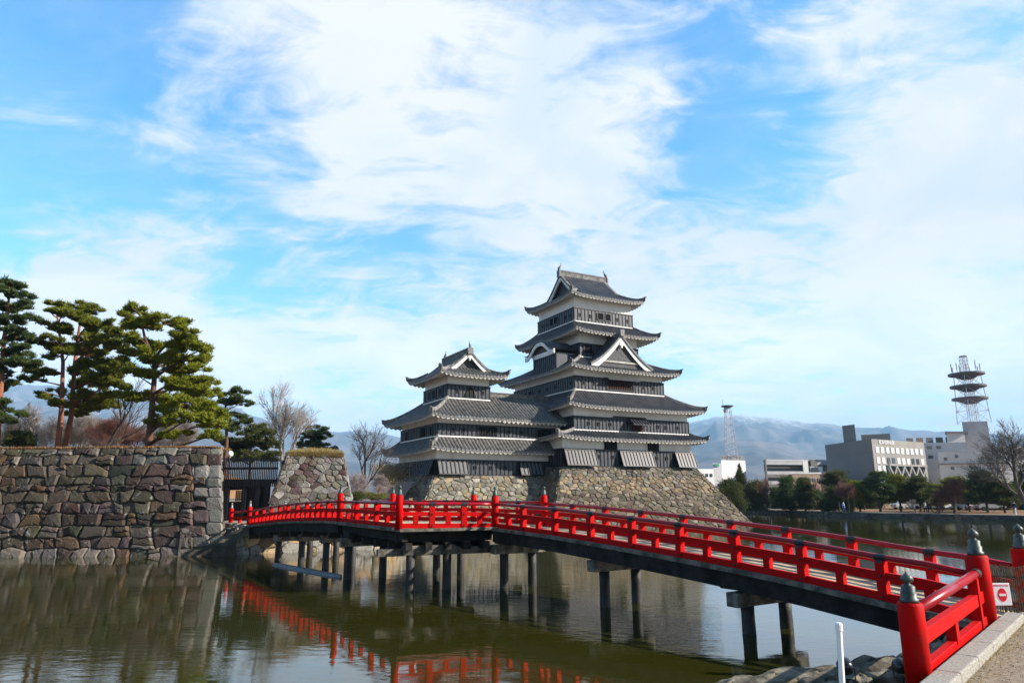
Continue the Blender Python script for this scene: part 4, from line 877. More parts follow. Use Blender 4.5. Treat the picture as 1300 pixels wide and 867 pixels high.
# deck strips
def deck(A0, B0, A1, B1, zf0, n, thick=.07, ov=.12):
    mb = MB(); K = n
    side = (B0 - A0).normalized() * ov
    for k in range(K):
        t0, t1 = (k + .03) / K, (k + .97) / K
        for_z = lambda t_: zf0(t_) - RAIL_H
        a0, a1, b0, b1 = A0.lerp(A1, t0) - side, A0.lerp(A1, t1) - side, B0.lerp(B1, t0) + side, B0.lerp(B1, t1) + side
        z0_, z1_ = for_z(t0), for_z(t1)
        vs = [a0 + Vector((0, 0, z0_)), a1 + Vector((0, 0, z1_)), b1 + Vector((0, 0, z1_)), b0 + Vector((0, 0, z0_))]; vs += [v_ - Vector((0, 0, thick)) for v_ in vs]
        mb.add(vs, [(3, 2, 1, 0), (4, 5, 6, 7), (0, 1, 5, 4), (1, 2, 6, 5), (2, 3, 7, 6), (3, 0, 4, 7)])
    mb.build('deck', M['deck'], br)
deck(gateN, gateF, N628, F693, z3, 62); deck(N315, F315, N431, F500, lambda t_: z1(1 - t_), 55)
mb = MB(); pl_ = [N628, F693, F602, F500, N431, N507]; zt_ = 2.2
c6 = sum(pl_, Vector()) / 6; pl_ = [c6 + (p - c6) * 1.015 for p in pl_]
mb.add([p + Vector((0, 0, zt_)) for p in pl_] + [p + Vector((0, 0, zt_ - .09)) for p in pl_], [(0, 1, 2, 3, 4, 5), (11, 10, 9, 8, 7, 6)] + [(i, i + 6, (i + 1) % 6 + 6, (i + 1) % 6) for i in range(6)]); mb.build('deck', M['deck'], br)
mb = MB(); mb.add([N293 - P2(.1, .1), P2(-15.4, 46), F315, N315], []) if False else None
# edge board + stringers + joists below
def stringers(A, B, zf, n, offs, dz=.30, h=.40, wdt=.22, nm='stringer'):
    d = (B - A).normalized(); n_ = Vector((d.y, -d.x, 0))
    for of in offs:
        mb = MB()
        for k in range(n):
            p, q = A.lerp(B, k / n) + n_ * of, A.lerp(B, (k + 1) / n) + n_ * of; mb.beam(p + Vector((0, 0, zf(k / n) - RAIL_H - dz)), q + Vector((0, 0, zf((k + 1) / n) - RAIL_H - dz)), wdt, h)
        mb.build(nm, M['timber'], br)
stringers(gateN, N628, z3, 9, (.12,)[:0] or (-.18, -1.1, -2.0)[:0] or (.0,), .30, .40)
nperp = Vector((.817, .577, 0))
for of in (1.05, 2.1): stringers(gateN + nperp * of, N628 + nperp * of, z3, 9, (0,), .30, .40)
stringers(N628, N507, lambda t_: 3.12, 1, (.50,), .30, .36); stringers(N507, N431, lambda t_: 3.16, 1, (.25,), .30, .36); stringers(F693, F602, lambda t_: 3.13, 1, (0,), .3, .36); stringers(F602, F500, lambda t_: 3.15, 1, (0,), .3, .36)
np1 = Vector((.806, .592, 0))
for of in (0.05, 1.05, 2.1): stringers(N431 + np1 * of, N315 + np1 * of, z1, 10, (0,), .30, .38)
def edgeboard(A, B, zf, n):
    mb = MB()
    d = (B - A).normalized(); n_ = Vector((d.y, -d.x, 0)) * 0
    for k in range(n): mb.beam(A.lerp(B, k / n) + Vector((0, 0, zf(k / n) - RAIL_H - .035)), A.lerp(B, (k + 1) / n) + Vector((0, 0, zf((k + 1) / n) - RAIL_H - .035)), .30, .10)
    mb.build('edge_board', M['cap'], br)
for A, B, z_, n in ((gateN, N628, z3, 9), (N628, N507, lambda t_: 3.12, 1), (N507, N431, lambda t_: 3.16, 1), (N431, N315, z1, 10)):
    dd = (B - A).normalized(); off = Vector((dd.y, -dd.x, 0)) * (-.08 if True else 0); edgeboard(A + off * -1 * (1 if off.dot(Vector((-1, -1, 0))) < 0 else -1), B + off * -1 * (1 if off.dot(Vector((-1, -1, 0))) < 0 else -1), z_, n)
# joist ends below the bulge and left span
def joists(A, B, zf, n, inn, ln=1.6):
    for i in range(n):
        t_ = (i + .5) / n; p = A.lerp(B, t_); mb = MB(); mb.beam(p - inn * .12 + Vector((0, 0, zf(t_) - RAIL_H - .62)), p + inn * ln + Vector((0, 0, zf(t_) - RAIL_H - .62)), .24, .26); mb.build('joist', M['timber'], br)
joists(N628, N507, lambda t_: 3.12, 5, Vector((-.35, .93, 0)), 5); joists(N507, N431, lambda t_: 3.15, 5, Vector((.86, .5, 0)), 2.6); joists(N431, N315, z1, 8, np1, 2.3)
# pile bents: waterline positions measured from the photograph
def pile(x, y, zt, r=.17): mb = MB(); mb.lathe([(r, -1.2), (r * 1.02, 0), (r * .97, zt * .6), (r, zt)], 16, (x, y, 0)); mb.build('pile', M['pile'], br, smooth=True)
def bent(p, q, zt, ext=.55, h=.34, wd=.36, corbel=None):
    p, q = P2(*p), P2(*q); d = (q - p).normalized()
    pile(p.x, p.y, zt, .165); pile(q.x, q.y, zt, .165)
    mb = MB(); a, b_ = p - d * ext, q + d * ext; mb.beam(a + Vector((0, 0, zt + h / 2)), b_ + Vector((0, 0, zt + h / 2)), wd, h); mb.build('cap_beam', M['cap'], br, bevel=.02)
    if corbel:
        al = Vector((-d.y, d.x, 0)); mb = MB()
        for s_ in (0, .5, 1): c_ = p.lerp(q, s_); mb.beam(c_ - al * corbel + Vector((0, 0, zt + h + .12)), c_ + al * corbel + Vector((0, 0, zt + h + .12 + .0)), .26, .24)
        mb.build('corbel', M['timber'], br, bevel=.04)
bent((5.85, 18.12), (7.09, 18.91), .66, corbel=.75); bent((2.84, 22.36), (3.95, 23.1), 1.06, corbel=.75); bent((-.34, 26.89), (.73, 27.48), 1.22, ext=.5, corbel=.6)
bent((-3.73, 25.95), (-2.45, 26.45), 1.25, ext=.3); bent((-6.92, 29.9), (-5.57, 30.57), 1.3, ext=.35, corbel=.5); bent((-3.36, 31.35), (-2.33, 31.69), 1.3, ext=.6)
bent((-8.9, 33.9), (-7.9, 35.1), 1.2, ext=.3); bent((-10.9, 36.7), (-9.4, 37.8), 1.1, ext=.25); bent((-12.8, 38.8), (-11.4, 39.9), .95, ext=.25)
lb = MB(); lb.beam(Vector((-4.9, 25.65, 1.36)), Vector((1.0, 28.15, 1.36)), .3, .26); lb.build('cap_beam', M['cap'], br, bevel=.02)
# small floating plank
fp = MB(); a_, b_ = atz(347, 717, .0), atz(433, 733, .0); d_ = (b_ - a_).normalized(); n_ = Vector((-d_.y, d_.x, 0))
rows = []
for k in range(9): t_ = k / 8; w_ = .04 + .2 * math.sin(PI * min(1, t_ * 1.0 + .02)) ** .6; c_ = a_.lerp(b_, t_); rows.append([c_ - n_ * w_ + Vector((0, 0, -.05)), c_ - n_ * w_ * .6 + Vector((0, 0, .09)), c_ + n_ * w_ * .6 + Vector((0, 0, .12)), c_ + n_ * w_ + Vector((0, 0, -.05))])
fp.grid(rows); tag(fp.build('floating_board', mat('grey_blue_float', (.13, .14, .15), .45, (.2, .21, .22), 3), smooth=True), 'slender grey blue board floating among the piles under the left half of the bridge', 'float')

# ================================================================== NEAR BANK: road, kerb, rocks, small things
kA, kB = atz(1186, 861, 1.0), atz(1274, 786, 1.0)          # water-side kerb edge
kd = (kB - kA).normalized(); kn = Vector((kd.y, -kd.x, 0))
kA.z = kB.z = 0; K0, K1 = kA - kd * 12, kB + kd * .2
nearp = [K0 + kn * .1, K1 + kn * .1, Vector((11.6, 16.2, 0)), Vector((14, 19.5, 0)), Vector((60, 60, 0)), Vector((120, 0, 0)), Vector((120, -120, 0)), Vector((-3, -120, 0)), Vector((-6, -6, 0))]
sheet('road', [[(p.x, p.y, .97) for p in nearp]], M['road'], skirt=-1.6)
kb = MB(); seg = 1.2; L_ = (K1 - K0).length; k = 0
while k < L_:
    e_ = min(L_, k + seg - .012); a, b_ = K0 + kd * k + kn * .17, K0 + kd * e_ + kn * .17; kb.beam(a + Vector((0, 0, 1.0)), b_ + Vector((0, 0, 1.0)), .30, .24); k += seg
e0 = K1 + kn * .17; turn = Vector((.93, -.36, 0))
kb.beam(e0 + turn * .1 + Vector((0, 0, 1.0)), e0 + turn * 2.8 + Vector((0, 0, 1.0)), .30, .24)
tag(kb.build('kerb', M['kerb'], bevel=.025), 'pale granite kerb edging the path at the bottom right corner', 'kerb')
def rock(mb, c, sx, sy, sz, rz=0, seed=0):
    rd = np.random.default_rng(seed); nu, nv = 30, 18; rows = []
    ph = rd.uniform(0, 6, 8)
    for j in range(nv + 1):
        th_ = PI * j / nv; row = []
        for i in range(nu + 1):
            a = 2 * PI * (i % nu) / nu; x, y, z = math.sin(th_) * math.cos(a), math.sin(th_) * math.sin(a), math.cos(th_)
            m_ = max(abs(x), abs(y), abs(z)); k = (.62 / m_ + .42) * (1 + .10 * math.sin(3 * a + ph[0] + 2 * th_) + .07 * math.sin(5 * a + ph[1]) * math.sin(th_) + .06 * math.sin(4 * th_ + ph[2] + a)) * (1 + .035 * math.sin(9 * x + ph[3] * 3) * math.sin(11 * y + ph[4]) + .03 * math.sin(17 * z + 13 * x + ph[5]) + .02 * math.sin(29 * y + 23 * z + ph[6]))
            X, Y, Z = x * k * sx, y * k * sy, z * k * sz; row.append((c[0] + X * math.cos(rz) - Y * math.sin(rz), c[1] + X * math.sin(rz) + Y * math.cos(rz), c[2] + Z))
        rows.append(row)
    mb.grid(rows)
nbp = [atz(u, v, .36) for u, v in ((905, 900), (950, 871), (1010, 862), (1075, 860), (1130, 853), (1170, 842), (1205, 822), (1235, 806))]
nb = [(-6, -6, .3), (1.0, 6.6, .36)] + [tuple(p) for p in nbp] + [(9.6, 14.9, .6), (12, 17.0, .75), (14, 19.5, .8), (14, 15, .85), (9, 12, .85), (6, 9, .80), (2, 4, .8), (-3, -6, .8)]
sheet('bank_ground', [nb], M['soil'], skirt=-1.4)
RK = []
for (u, v, z, a_, b_, c_, rz) in ((985, 868, .30, .95, .30, .16, .55), (1040, 864, .30, .7, .30, .16, .5), (1112, 853, .32, .55, .36, .20, .6), (1168, 846, .34, .5, .32, .2, .8), (1052, 876, .34, .4, .25, .16, .3), (1092, 870, .36, .32, .2, .15, .9), (1125, 866, .40, .3, .2, .15, .2), (1205, 838, .62, .42, .28, .2, .9),
      (1225, 822, .68, .38, .26, .2, .5), (1250, 806, .72, .40, .26, .18, .8), (930, 880, .28, .6, .3, .16, .8), (1192, 832, .36, .5, .34, .26, .8), (1222, 812, .42, .5, .34, .28, .8), (1262, 797, .78, .3, .22, .16, .7), (1243, 798, .5, .6, .4, .3, .6)):
    p = atz(u, v, z); RK.append((p.x, p.y, z, a_, b_, c_, rz))
desc = ['long flat pale rock at the water edge left of the white pole', 'pale flat bank rock right behind the white pole', 'tan boulder at the water edge between the two black floodlights', 'brown boulder on the bank behind the stout red wing post', 'low rock at the foot of the white pole', 'small rough rock beside the left black floodlight', 'small rough rock beside the right black floodlight', 'squat rock just under the wing rail near its stout post',
        'second rock under the wing rail from its stout post', 'dark rock under the wing rail close to the gate newel', 'leftmost low rock of the near bank by the frame bottom', 'boulder at the water edge under the middle of the wing rail', 'boulder at the water edge under the end of the bridge deck', 'small stone wedged at the foot of the gate newel', 'block of the abutment under the bridge deck end']
for i, (x, y, z, sx_, sy_, sz_, rz) in enumerate(RK):
    m_ = MB(); rock(m_, (x, y, z), sx_, sy_, sz_, rz, i); o = m_.build('rock', M['rock'], smooth=True); tag(o, desc[i], 'rock', 'rocks along the near bank')
blades('bank_grass', lambda: (lambda t_: (lambda p: (p.x + random.uniform(-.1, .7), p.y + random.uniform(-.7, .0), .36))(nbp[1].lerp(nbp[6], t_)))(random.random()), 1800, .10, M['greengrass'], None, .012, .8)
bpy.data.objects['bank_grass']['kind'] = 'stuff'
# white pole
wp0, wp1 = at(1058, 880, 5.0), at(1065, 795, 5.0)
wp = MB(); wp.tube([Vector((wp0.x - .02, 5.0, .4)), wp1], .019, 12); wp.lathe([(.019, 0), (.024, .005), (.024, .045), (.017, .055), (.001, .057)], 12, wp1 - Vector((0, 0, .03)))
tag(wp.build('marker_pole', M['white'], smooth=False), 'thin white plastic pole with a rounded cap rising from the near bank', 'pole')
def flood(name, px_, py_, Y, lab, tilt=.35):
    c = at(px_, py_, Y); root = empty(name, (c.x, c.y, c.z - .22), R(-35)); tag(root, lab, 'floodlight', 'black floodlights on the bank')
    m_ = MB(); m_.lathe([(.02, -.08), (.06, -.075), (.09, -.02), (.094, .04), (.094, .075), (.075, .075)], 18, (0, 0, .22), axis=(-.5, .7, .35)); m_.build('housing', M['black'], root, smooth=True)
    m_ = MB(); m_.lathe([(.078, .0), (.06, .010), (.001, .014)], 18, Vector((0, 0, .22)) + Vector((-.5, .7, .35))  .normalized() * .070, axis=(-.5, .7, .35)); m_.build('lens', M['glass'], root, smooth=True)
    m_ = MB(); m_.tube([(-.10, 0, .22), (-.10, 0, .07), (.10, 0, .07), (.10, 0, .22)], .010, 6); m_.tube([(0, 0, .07), (0, 0, -.25)], .02, 8); m_.build('bracket', M['black'], root)
flood('floodlight', 1074, 846, 9.6, 'black floodlight on the bank right beside the white pole')
flood('floodlight', 1144, 846, 10.1, 'black floodlight half hidden behind the stout red wing post')
# bamboo fence gate and sign, at the far newel
fz = tag(empty('bamboo_fence', (0, 0, 0)), 'brown bamboo paling fence beside the gate newel, carrying the no entry sign', 'fence')
fA, fB = at(1252, 776, 14.6), at(1312, 776, 14.2); fA.z = fB.z = 1.02
m_ = MB(); nb_ = 26
for i in range(nb_): p = fA.lerp(fB, (i + .5) / nb_ * 1.25); m_.tube([p + Vector((0, random.uniform(-.02, .02), .02)), p + Vector((0, 0, .93 + random.uniform(-.03, .03)))], .011 + random.uniform(0, .003), 6)
m_.build('bamboo_canes', mat('bamboo', (.10, .075, .04), .6, (.22, .17, .10), 9), fz)
for z_ in (.22, .72): m_ = MB(); m_.tube([fA + Vector((0, .03, z_)), fA.lerp(fB, 1.25) + Vector((0, .03, z_))], .018, 6); m_.build('rail', M['batten'], fz)
sg = empty('no_entry_sign', at(1272, 754, 13.9)); tag(sg, 'white board with a red no entry disc hanging on the bamboo fence', 'sign')
m_ = MB(); m_.box(-.165, .165, -.01, .01, -.205, .205); m_.build('board', M['white'], sg, bevel=.02)
m_ = MB(); m_.lathe([(.085, 0), (.085, .003), (.0, .003)], 28, (0, -.0105, -.01), axis=(0, -1, 0)); 
for i in range(len(m_.v)): x, y, z = m_.v[i]; m_.v[i] = (x, y, -.01 + (z + .01) * 1.45)
o = m_.build('red_disc', M['signred'], sg); m_ = MB(); m_.box(-.062, .062, -.019, -.015, -.03, .012); m_.build('white_bar', M['white'], o)
def text(body, size, parent, loc, rot, m, name='lettering', ext=.001):
    cu = bpy.data.curves.new(name, 'FONT'); cu.body = body; cu.size = size; cu.extrude = ext; cu.align_x = 'CENTER'; cu.align_y = 'CENTER'; cu.materials.append(m); q = bpy.data.objects.new(name, cu); C.objects.link(q); bpy.context.view_layer.update()
    me = bpy.data.meshes.new_from_object(q.evaluated_get(bpy.context.evaluated_depsgraph_get())); bpy.data.objects.remove(q); o = bpy.data.objects.new(name, me); C.objects.link(o); o.parent = parent; o.location = loc; o.rotation_euler = rot; return o
text('関係者以外立入禁止', .033, sg, (0, -.013, .16), (PI / 2, 0, 0), M['signred'])

blades('path_grit', lambda: (lambda t_, q: (K0.x + kd.x * t_ + kn.x * q, K0.y + kd.y * t_ + kn.y * q, .974))(random.uniform(8, 18), .33 + random.random() ** 2.2 * 2.6), 2600, .012, M['barkgrey'], None, .010, .9)
bpy.data.objects['path_grit']['kind'] = 'stuff'
blades('path_weeds', lambda: (lambda t_, q: (K0.x + kd.x * t_ + kn.x * q, K0.y + kd.y * t_ + kn.y * q, .972))(random.uniform(8, 18), .33 + random.random() ** 3 * .25), 700, .05, M['grass'], None, .006, .9)
bpy.data.objects['path_weeds']['kind'] = 'stuff'
# ================================================================== TREES
def foliage_pads(pads, dens, size, flat=1.0):
    """pads: (x,y,z,rx,ry,rz). returns V,F,tint of needle-tuft blades"""
    Vs = []; T = []
    for (x, y, z, rx, ry, rz) in pads:
        n = int(dens * (rx * ry + rx * rz) ** .9) + 6
        d = rng.normal(size=(n, 3)); d /= np.linalg.norm(d, axis=1)[:, None]; rr = np.clip(rng.normal(.74, .30, n), .08, 1.55)
        lump = 1 + .25 * np.sin(d[:, 0] * 5 + x * 3) * np.cos(d[:, 1] * 4 + y)
        c = d * (rr * lump)[:, None] * np.array([rx, ry, rz]) + np.array([x, y, z]); c[:, 2] -= .25 * rz * (np.hypot(d[:, 0], d[:, 1]) ** 2)
        for _ in range(4):
            a = rng.normal(size=(n, 3)); a[:, 2] = np.abs(a[:, 2]) * .9 + .25; a /= np.linalg.norm(a, axis=1)[:, None]
            s_ = np.cross(a, rng.normal(size=(n, 3))); s_ /= (np.linalg.norm(s_, axis=1)[:, None] + 1e-9)
            ln = size * rng.uniform(.6, 1.3, n)[:, None]; wd = size * .13
            base = c; Vs.append(np.stack([base - s_ * wd, base + s_ * wd, base + a * ln + s_ * wd * .25, base + a * ln - s_ * wd * .25], 1)); T.append(rng.uniform(0, 1, n))
    V = np.concatenate(Vs); n = len(V); return V.reshape(-1, 3), np.arange(n * 4).reshape(n, 4), np.concatenate(T)
def trunk_tube(mb, pts, r0_, r1_, n=7):
    k = len(pts); mb.tube(pts, [r0_ + (r1_ - r0_) * (i / (k - 1)) ** .8 for i in range(k)], n)
def bez(a, b_, c_, n=6): return [a * (1 - t_) ** 2 + b_ * 2 * t_ * (1 - t_) + c_ * t_ ** 2 for t_ in [i / n for i in range(n + 1)]]
def pine_px(label, padspx, org, sc, Y, trunkpx, r0_, zg, leaf='pine', bark='bark', dens=420, size=.26, depth=.8, group=None, name='pine_tree'):
    """a pine whose boughs sit at measured places round a real trunk"""
    tk = [at(u, v, Y) for u, v in trunkpx]; tk[0].z = zg - .2; base = tk[0].copy(); root = empty(name, (base.x, base.y, zg)); tag(root, label, 'pine tree', group); off = Vector((base.x, base.y, zg))
    ppm = F / Y / 1.03; pads = []; tm = MB(); tkl = [p - off for p in tk]
    tt = []
    for a, b_ in zip(tkl, tkl[1:]): tt += [a.lerp(b_, k / 4) for k in range(4)]
    tt.append(tkl[-1]); trunk_tube(tm, tt, r0_, r0_ * .22, 9)
    W_ = max(abs(org[0] + p[0] / sc - trunkpx[len(trunkpx) // 2][0]) for p in padspx) / ppm
    for (x, y, hw_, hh_) in padspx:
        u, v = org[0] + x / sc, org[1] + y / sc; rx = hw_ / sc / ppm; rz = max(.12, hh_ / sc / ppm * .62); dy = random.uniform(-1, 1) * W_ * depth * .8
        c = at(u, v, Y + dy) - off
        ry = rx * random.uniform(.8, 1.2); nsub = max(6, int(10 * rx))
        for _ in range(nsub):
            an = random.uniform(0, 6.28); k = random.random() ** .5 * 1.0; s_ = random.uniform(.12, .36) * max(.55, min(rx, 1.2)); pads.append((c.x + math.cos(an) * rx * k, c.y + math.sin(an) * ry * k, c.z + random.uniform(-1.6, 1.35) * rz * (1.1 - k * .3) - .10 * k, s_ * 1.25, s_ * 1.25, s_ * random.uniform(.45, .75)))
        j = min(range(len(tt)), key=lambda i: abs(tt[i].z - (c.z - .35 * abs((c - tt[i]).xy.length))) + .1 * (tt[i] - c).length); A_ = tt[j]; cc = c - Vector((0, 0, rz * .3))
        midp = (A_ + cc) / 2 + Vector((random.uniform(-.3, .3), random.uniform(-.3, .3), random.uniform(.0, .5))); ln = (cc - A_).length
        rb = min(r0_ * .45, .03 + .018 * ln); pts = bez(A_, midp, cc, 6); tm.tube(pts, [rb * (1 - .75 * i / 6) for i in range(7)], 5)
        for _ in range(5):
            e_ = cc + Vector((random.uniform(-1, 1) * rx, random.uniform(-1, 1) * ry, random.uniform(-.1, .5) * rz)); tm.tube([pts[4], (pts[4] + e_) / 2 + Vector((0, 0, .08)), e_], [.025, .018, .008], 3, cap=False)
    tm.build('trunk', M[bark], root, smooth=True); V, Fc, T = foliage_pads(pads, dens, size); fastmesh('crown', V, Fc, M[leaf], root, T)
    return root
o4 = (0, 340); s4 = 3.77
P3 = [(640,195,68,14),(590,222,28,12),(735,238,70,20),(690,268,80,20),(850,262,70,22),(885,308,60,20),(640,320,35,10),(700,365,95,18),(900,362,90,22),(960,390,40,12),(620,398,55,16),(760,415,85,20),(940,435,60,24),(700,440,45,12),(830,440,60,22),(860,485,90,20),(950,485,50,16),(640,500,50,18),(720,510,60,16),(880,535,95,18),(1000,540,55,20),(920,585,100,20),(1030,598,40,16),(620,612,65,16),(700,608,80,16),(900,640,110,24),(990,685,70,24),(900,718,90,24),(1000,745,60,24),(1010,800,50,22),(840,800,60,20),(780,690,60,22),(760,740,50,22)]
pine_px('broad layered green pine with a straight trunk, nearest the right end of the boulder wall', P3, o4, s4, 47.5, [(189, 566), (193, 520), (196, 480), (195, 455), (184, 430), (178, 400)], .27, 6.3, 'pinegold', 'bark', dens=560, size=.27)
P2a = [(270,178,38,18),(250,208,30,14),(312,212,55,16),(230,268,45,18),(290,288,60,18),(240,338,45,14),(300,368,60,18),(260,420,40,14),(325,400,50,18),(190,488,60,18),(150,535,50,12),(250,500,50,14),(270,578,40,20),(300,648,60,16),(230,608,40,16),(200,350,30,10)]
pine_px('slim pine with a bare red trunk left of its bushy twin on the boulder wall', P2a, o4, s4, 49, [(74, 566), (78, 520), (80, 460), (75, 420), (71, 388)], .22, 6.3, 'pine', 'barkred', dens=480)
P2b = [(400,185,60,20),(450,200,40,18),(370,228,60,22),(430,258,60,24),(500,268,58,26),(540,308,45,20),(400,318,70,26),(480,348,70,26),(540,368,55,24),(420,398,80,26),(520,428,70,26),(590,378,40,22),(450,468,80,24),(560,478,60,22),(380,498,50,20),(500,528,85,22),(420,558,70,22),(560,548,60,20),(460,608,90,22),(400,658,90,22),(500,638,60,22),(370,688,50,16)]
pine_px('dense bushy pine with yellowish top between the slim red trunk and the broad pine', P2b, o4, s4, 51, [(81, 566), (90, 530), (95, 460), (100, 420), (106, 386)], .24, 6.3, 'pine', 'barkred', dens=560, size=.27)
P1 = [(60,78,60,18),(92,128,60,18),(20,108,40,18),(110,172,48,16),(30,198,60,22),(130,232,48,14),(60,248,60,18),(120,318,58,18),(60,298,50,16),(30,338,50,22),(150,343,35,12),(80,368,50,16),(20,398,60,18),(100,453,70,18),(130,418,40,12),(40,468,50,18),(30,538,60,16),(10,498,40,16),(20,638,60,16),(50,688,50,18),(20,718,60,18),(-60,150,60,20),(-80,260,60,20),(-50,360,60,20),(-90,450,70,20),(-60,560,70,20),(-60,650,70,20)]
pine_px('tall dark pine with an orange trunk cut by the left edge of the picture', P1, o4, s4, 46.5, [(-4, 566), (0, 500), (5, 430), (10, 400), (12, 362)], .25, 6.3, 'pinedark', 'barkred', dens=520)
o6 = (270, 480); s6 = 3.94
P4 = [(130,58,40,16),(70,74,34,16),(110,108,60,16),(60,124,30,12),(170,128,30,14),(100,178,55,14),(150,206,45,12),(60,198,30,14),(60,240,40,18)]
pine_px('small loose pine rising behind the lattice fence left of the bare pale tree', P4, o6, s6, 62, [(286, 590), (288, 560), (287, 530), (286, 512), (300, 492)], .20, 3.4, 'pinedark', 'bark', dens=520)
P5 = [(180,238,70,34),(240,278,70,34),(140,298,60,34),(220,338,80,34),(280,328,50,34),(130,358,50,34),(180,388,100,20),(270,388,60,20),(80,330,60,30),(60,380,60,30)]
pine_px('round olive green evergreen behind the dark gate', P5, o6, s6, 66, [(318, 600), (318, 575), (320, 545)], .2, 3.2, 'evergreen', 'barkdark', dens=460, name='evergreen_tree')
P6 = [(510,258,60,24),(480,298,60,24),(540,288,60,24),(500,333,80,20),(560,340,50,18),(460,335,40,16)]
pine_px('dark round pine beyond the grass cap of the stone platform', P6, o6, s6, 90, [(400, 600), (400, 575), (402, 550)], .25, 3.2, 'pinedark', 'barkdark', dens=240)

def bare_tree(name, label, base, H_, spread, m, seed, r=.2, levels=6, lean=(0, 0), group=None, up=.45, first=.28, cat='bare tree', split=3, mt=None, droop=0, twn=3, leaves=None):
    rd = random.Random(seed); root = empty(name, base); tag(root, label, cat, group); tm = MB(); cm = MB(); tips = []
    def grow(p, d, ln, rad, lev):
        n = 4; pts = [p]; dd = d.copy()
        for _ in range(n):
            dd = (dd + Vector((rd.uniform(-1, 1), rd.uniform(-1, 1), rd.uniform(-.6, .8) + up * .25)) * .16).normalized(); pts.append(pts[-1] + dd * ln / n)
        mb = tm if lev < 2 else cm; mb.tube(pts, [rad * (1 - .42 * i / n) for i in range(n + 1)], 7 if lev < 2 else (4 if lev < 4 else 3), cap=False)
        if lev >= levels: tips.append(pts[-1]); return
        kids = split + (1 if lev > 1 and rd.random() < .5 else 0)
        for c_ in range(kids):
            t_ = 1.0 if c_ == 0 else rd.uniform(.35, 1); i = min(n - 1, int(t_ * n)); q = pts[i].lerp(pts[i + 1], t_ * n - i) if t_ < 1 else pts[-1]
            ang = rd.uniform(.25, .8) * (1.0 if c_ else .4) * spread; ax = dd.orthogonal().normalized(); ax = Matrix.Rotation(rd.uniform(0, 6.28), 3, dd) @ ax
            nd_ = (Matrix.Rotation(ang, 3, ax) @ dd); nd_.z += up * .22 - droop * lev * .05; nd_.normalize()
            grow(q, nd_, ln * rd.uniform(.62, .86), rad * (.62 if c_ else .75) * .92, lev + 1)
    grow(Vector((0, 0, -.1)), Vector((lean[0], lean[1], 1)).normalized(), H_ * first, r, 0)
    tm.build('trunk', M[m], root, smooth=True); cm.build('crown', M[mt or m], root)
    if leaves:
        P_ = np.array([tuple(t_) for t_ in tips]); n = len(P_) * twn; c = np.repeat(P_, twn, 0) + rng.normal(size=(n, 3)) * .22; s_ = rng.normal(size=(n, 3)) * leaves[1]; u_ = rng.normal(size=(n, 3)) * leaves[1]
        V = np.stack([c - s_, c + u_, c + s_, c - u_], 1).reshape(-1, 3); fastmesh('leaves', V, np.arange(n * 4).reshape(n, 4), M[leaves[0]], root, rng.uniform(0, 1, n))
    return root
b_ = at(365, 590, 72); bare_tree('bare_tree', 'tall pale leafless tree fanning out against the sky behind the stone platform', (b_.x - .2, 72, 3.2), 14.5, .92, 'barkgrey', 12, .24, 7, up=.24, first=.26, mt='twigpale')
b_ = at(462, 620, 60); bare_tree('bare_tree', 'dark crooked leafless tree between the stone platform and the turret', (b_.x - .1, 60, 2.9), 5.8, 1.15, 'barkdark', 9, .16, 6, up=.1, first=.36)
b_ = at(447, 630, 57); bare_tree('shrub', 'brown twiggy shrub against the right edge of the stone platform', (b_.x, 57, 2.5), 3.9, 1.2, 'twigpink', 14, .07, 6, up=.15, first=.22, cat='shrub', split=4, group='twiggy shrubs left of the turret')
b_ = at(478, 630, 62); bare_tree('shrub', 'pinkish twiggy shrub close to the turret shutters', (b_.x, 62, 2.8), 3.9, 1.2, 'twigpink', 15, .07, 6, up=.2, first=.22, cat='shrub', split=4, group='twiggy shrubs left of the turret')
b_ = at(492, 630, 68); bare_tree('shrub', 'pale flowering shrub hard against the turret base', (b_.x, 68, 2.8), 5.6, 1.2, 'twigpink', 16, .08, 6, up=.2, first=.22, cat='shrub', split=4, group='twiggy shrubs left of the turret', leaves=('grass', .03), twn=1)
b_ = at(128, 567, 53); bare_tree('bare_tree', 'dark leafless tree leaning right between the bushy pine and the broad pine', (b_.x, 53, 6.3), 5.2, 1.0, 'barkdark', 21, .16, 5, lean=(.7, 0), up=.1, first=.4)
b_ = at(50, 567, 56); bare_tree('bare_tree', 'dark spreading leafless tree between the edge pine and the slim red trunk', (b_.x, 56, 6.3), 5.0, 1.2, 'barkdark', 22, .15, 6, lean=(-.6, 0), up=.2, first=.3, mt='twigpale')
b_ = at(20, 567, 66); bare_tree('bare_tree', 'pale leafless tree low behind the edge pine at the left', (b_.x, 66, 6.3), 5.4, 1.2, 'barkgrey', 23, .13, 6, up=.3, first=.25, mt='twigpale')
b_ = at(222, 567, 62); bare_tree('bare_tree', 'thin leafless tree behind the right boughs of the broad pine', (b_.x, 62, 6.3), 6.0, .8, 'barkgrey', 24, .12, 6, up=.5, first=.25, mt='twigpale')
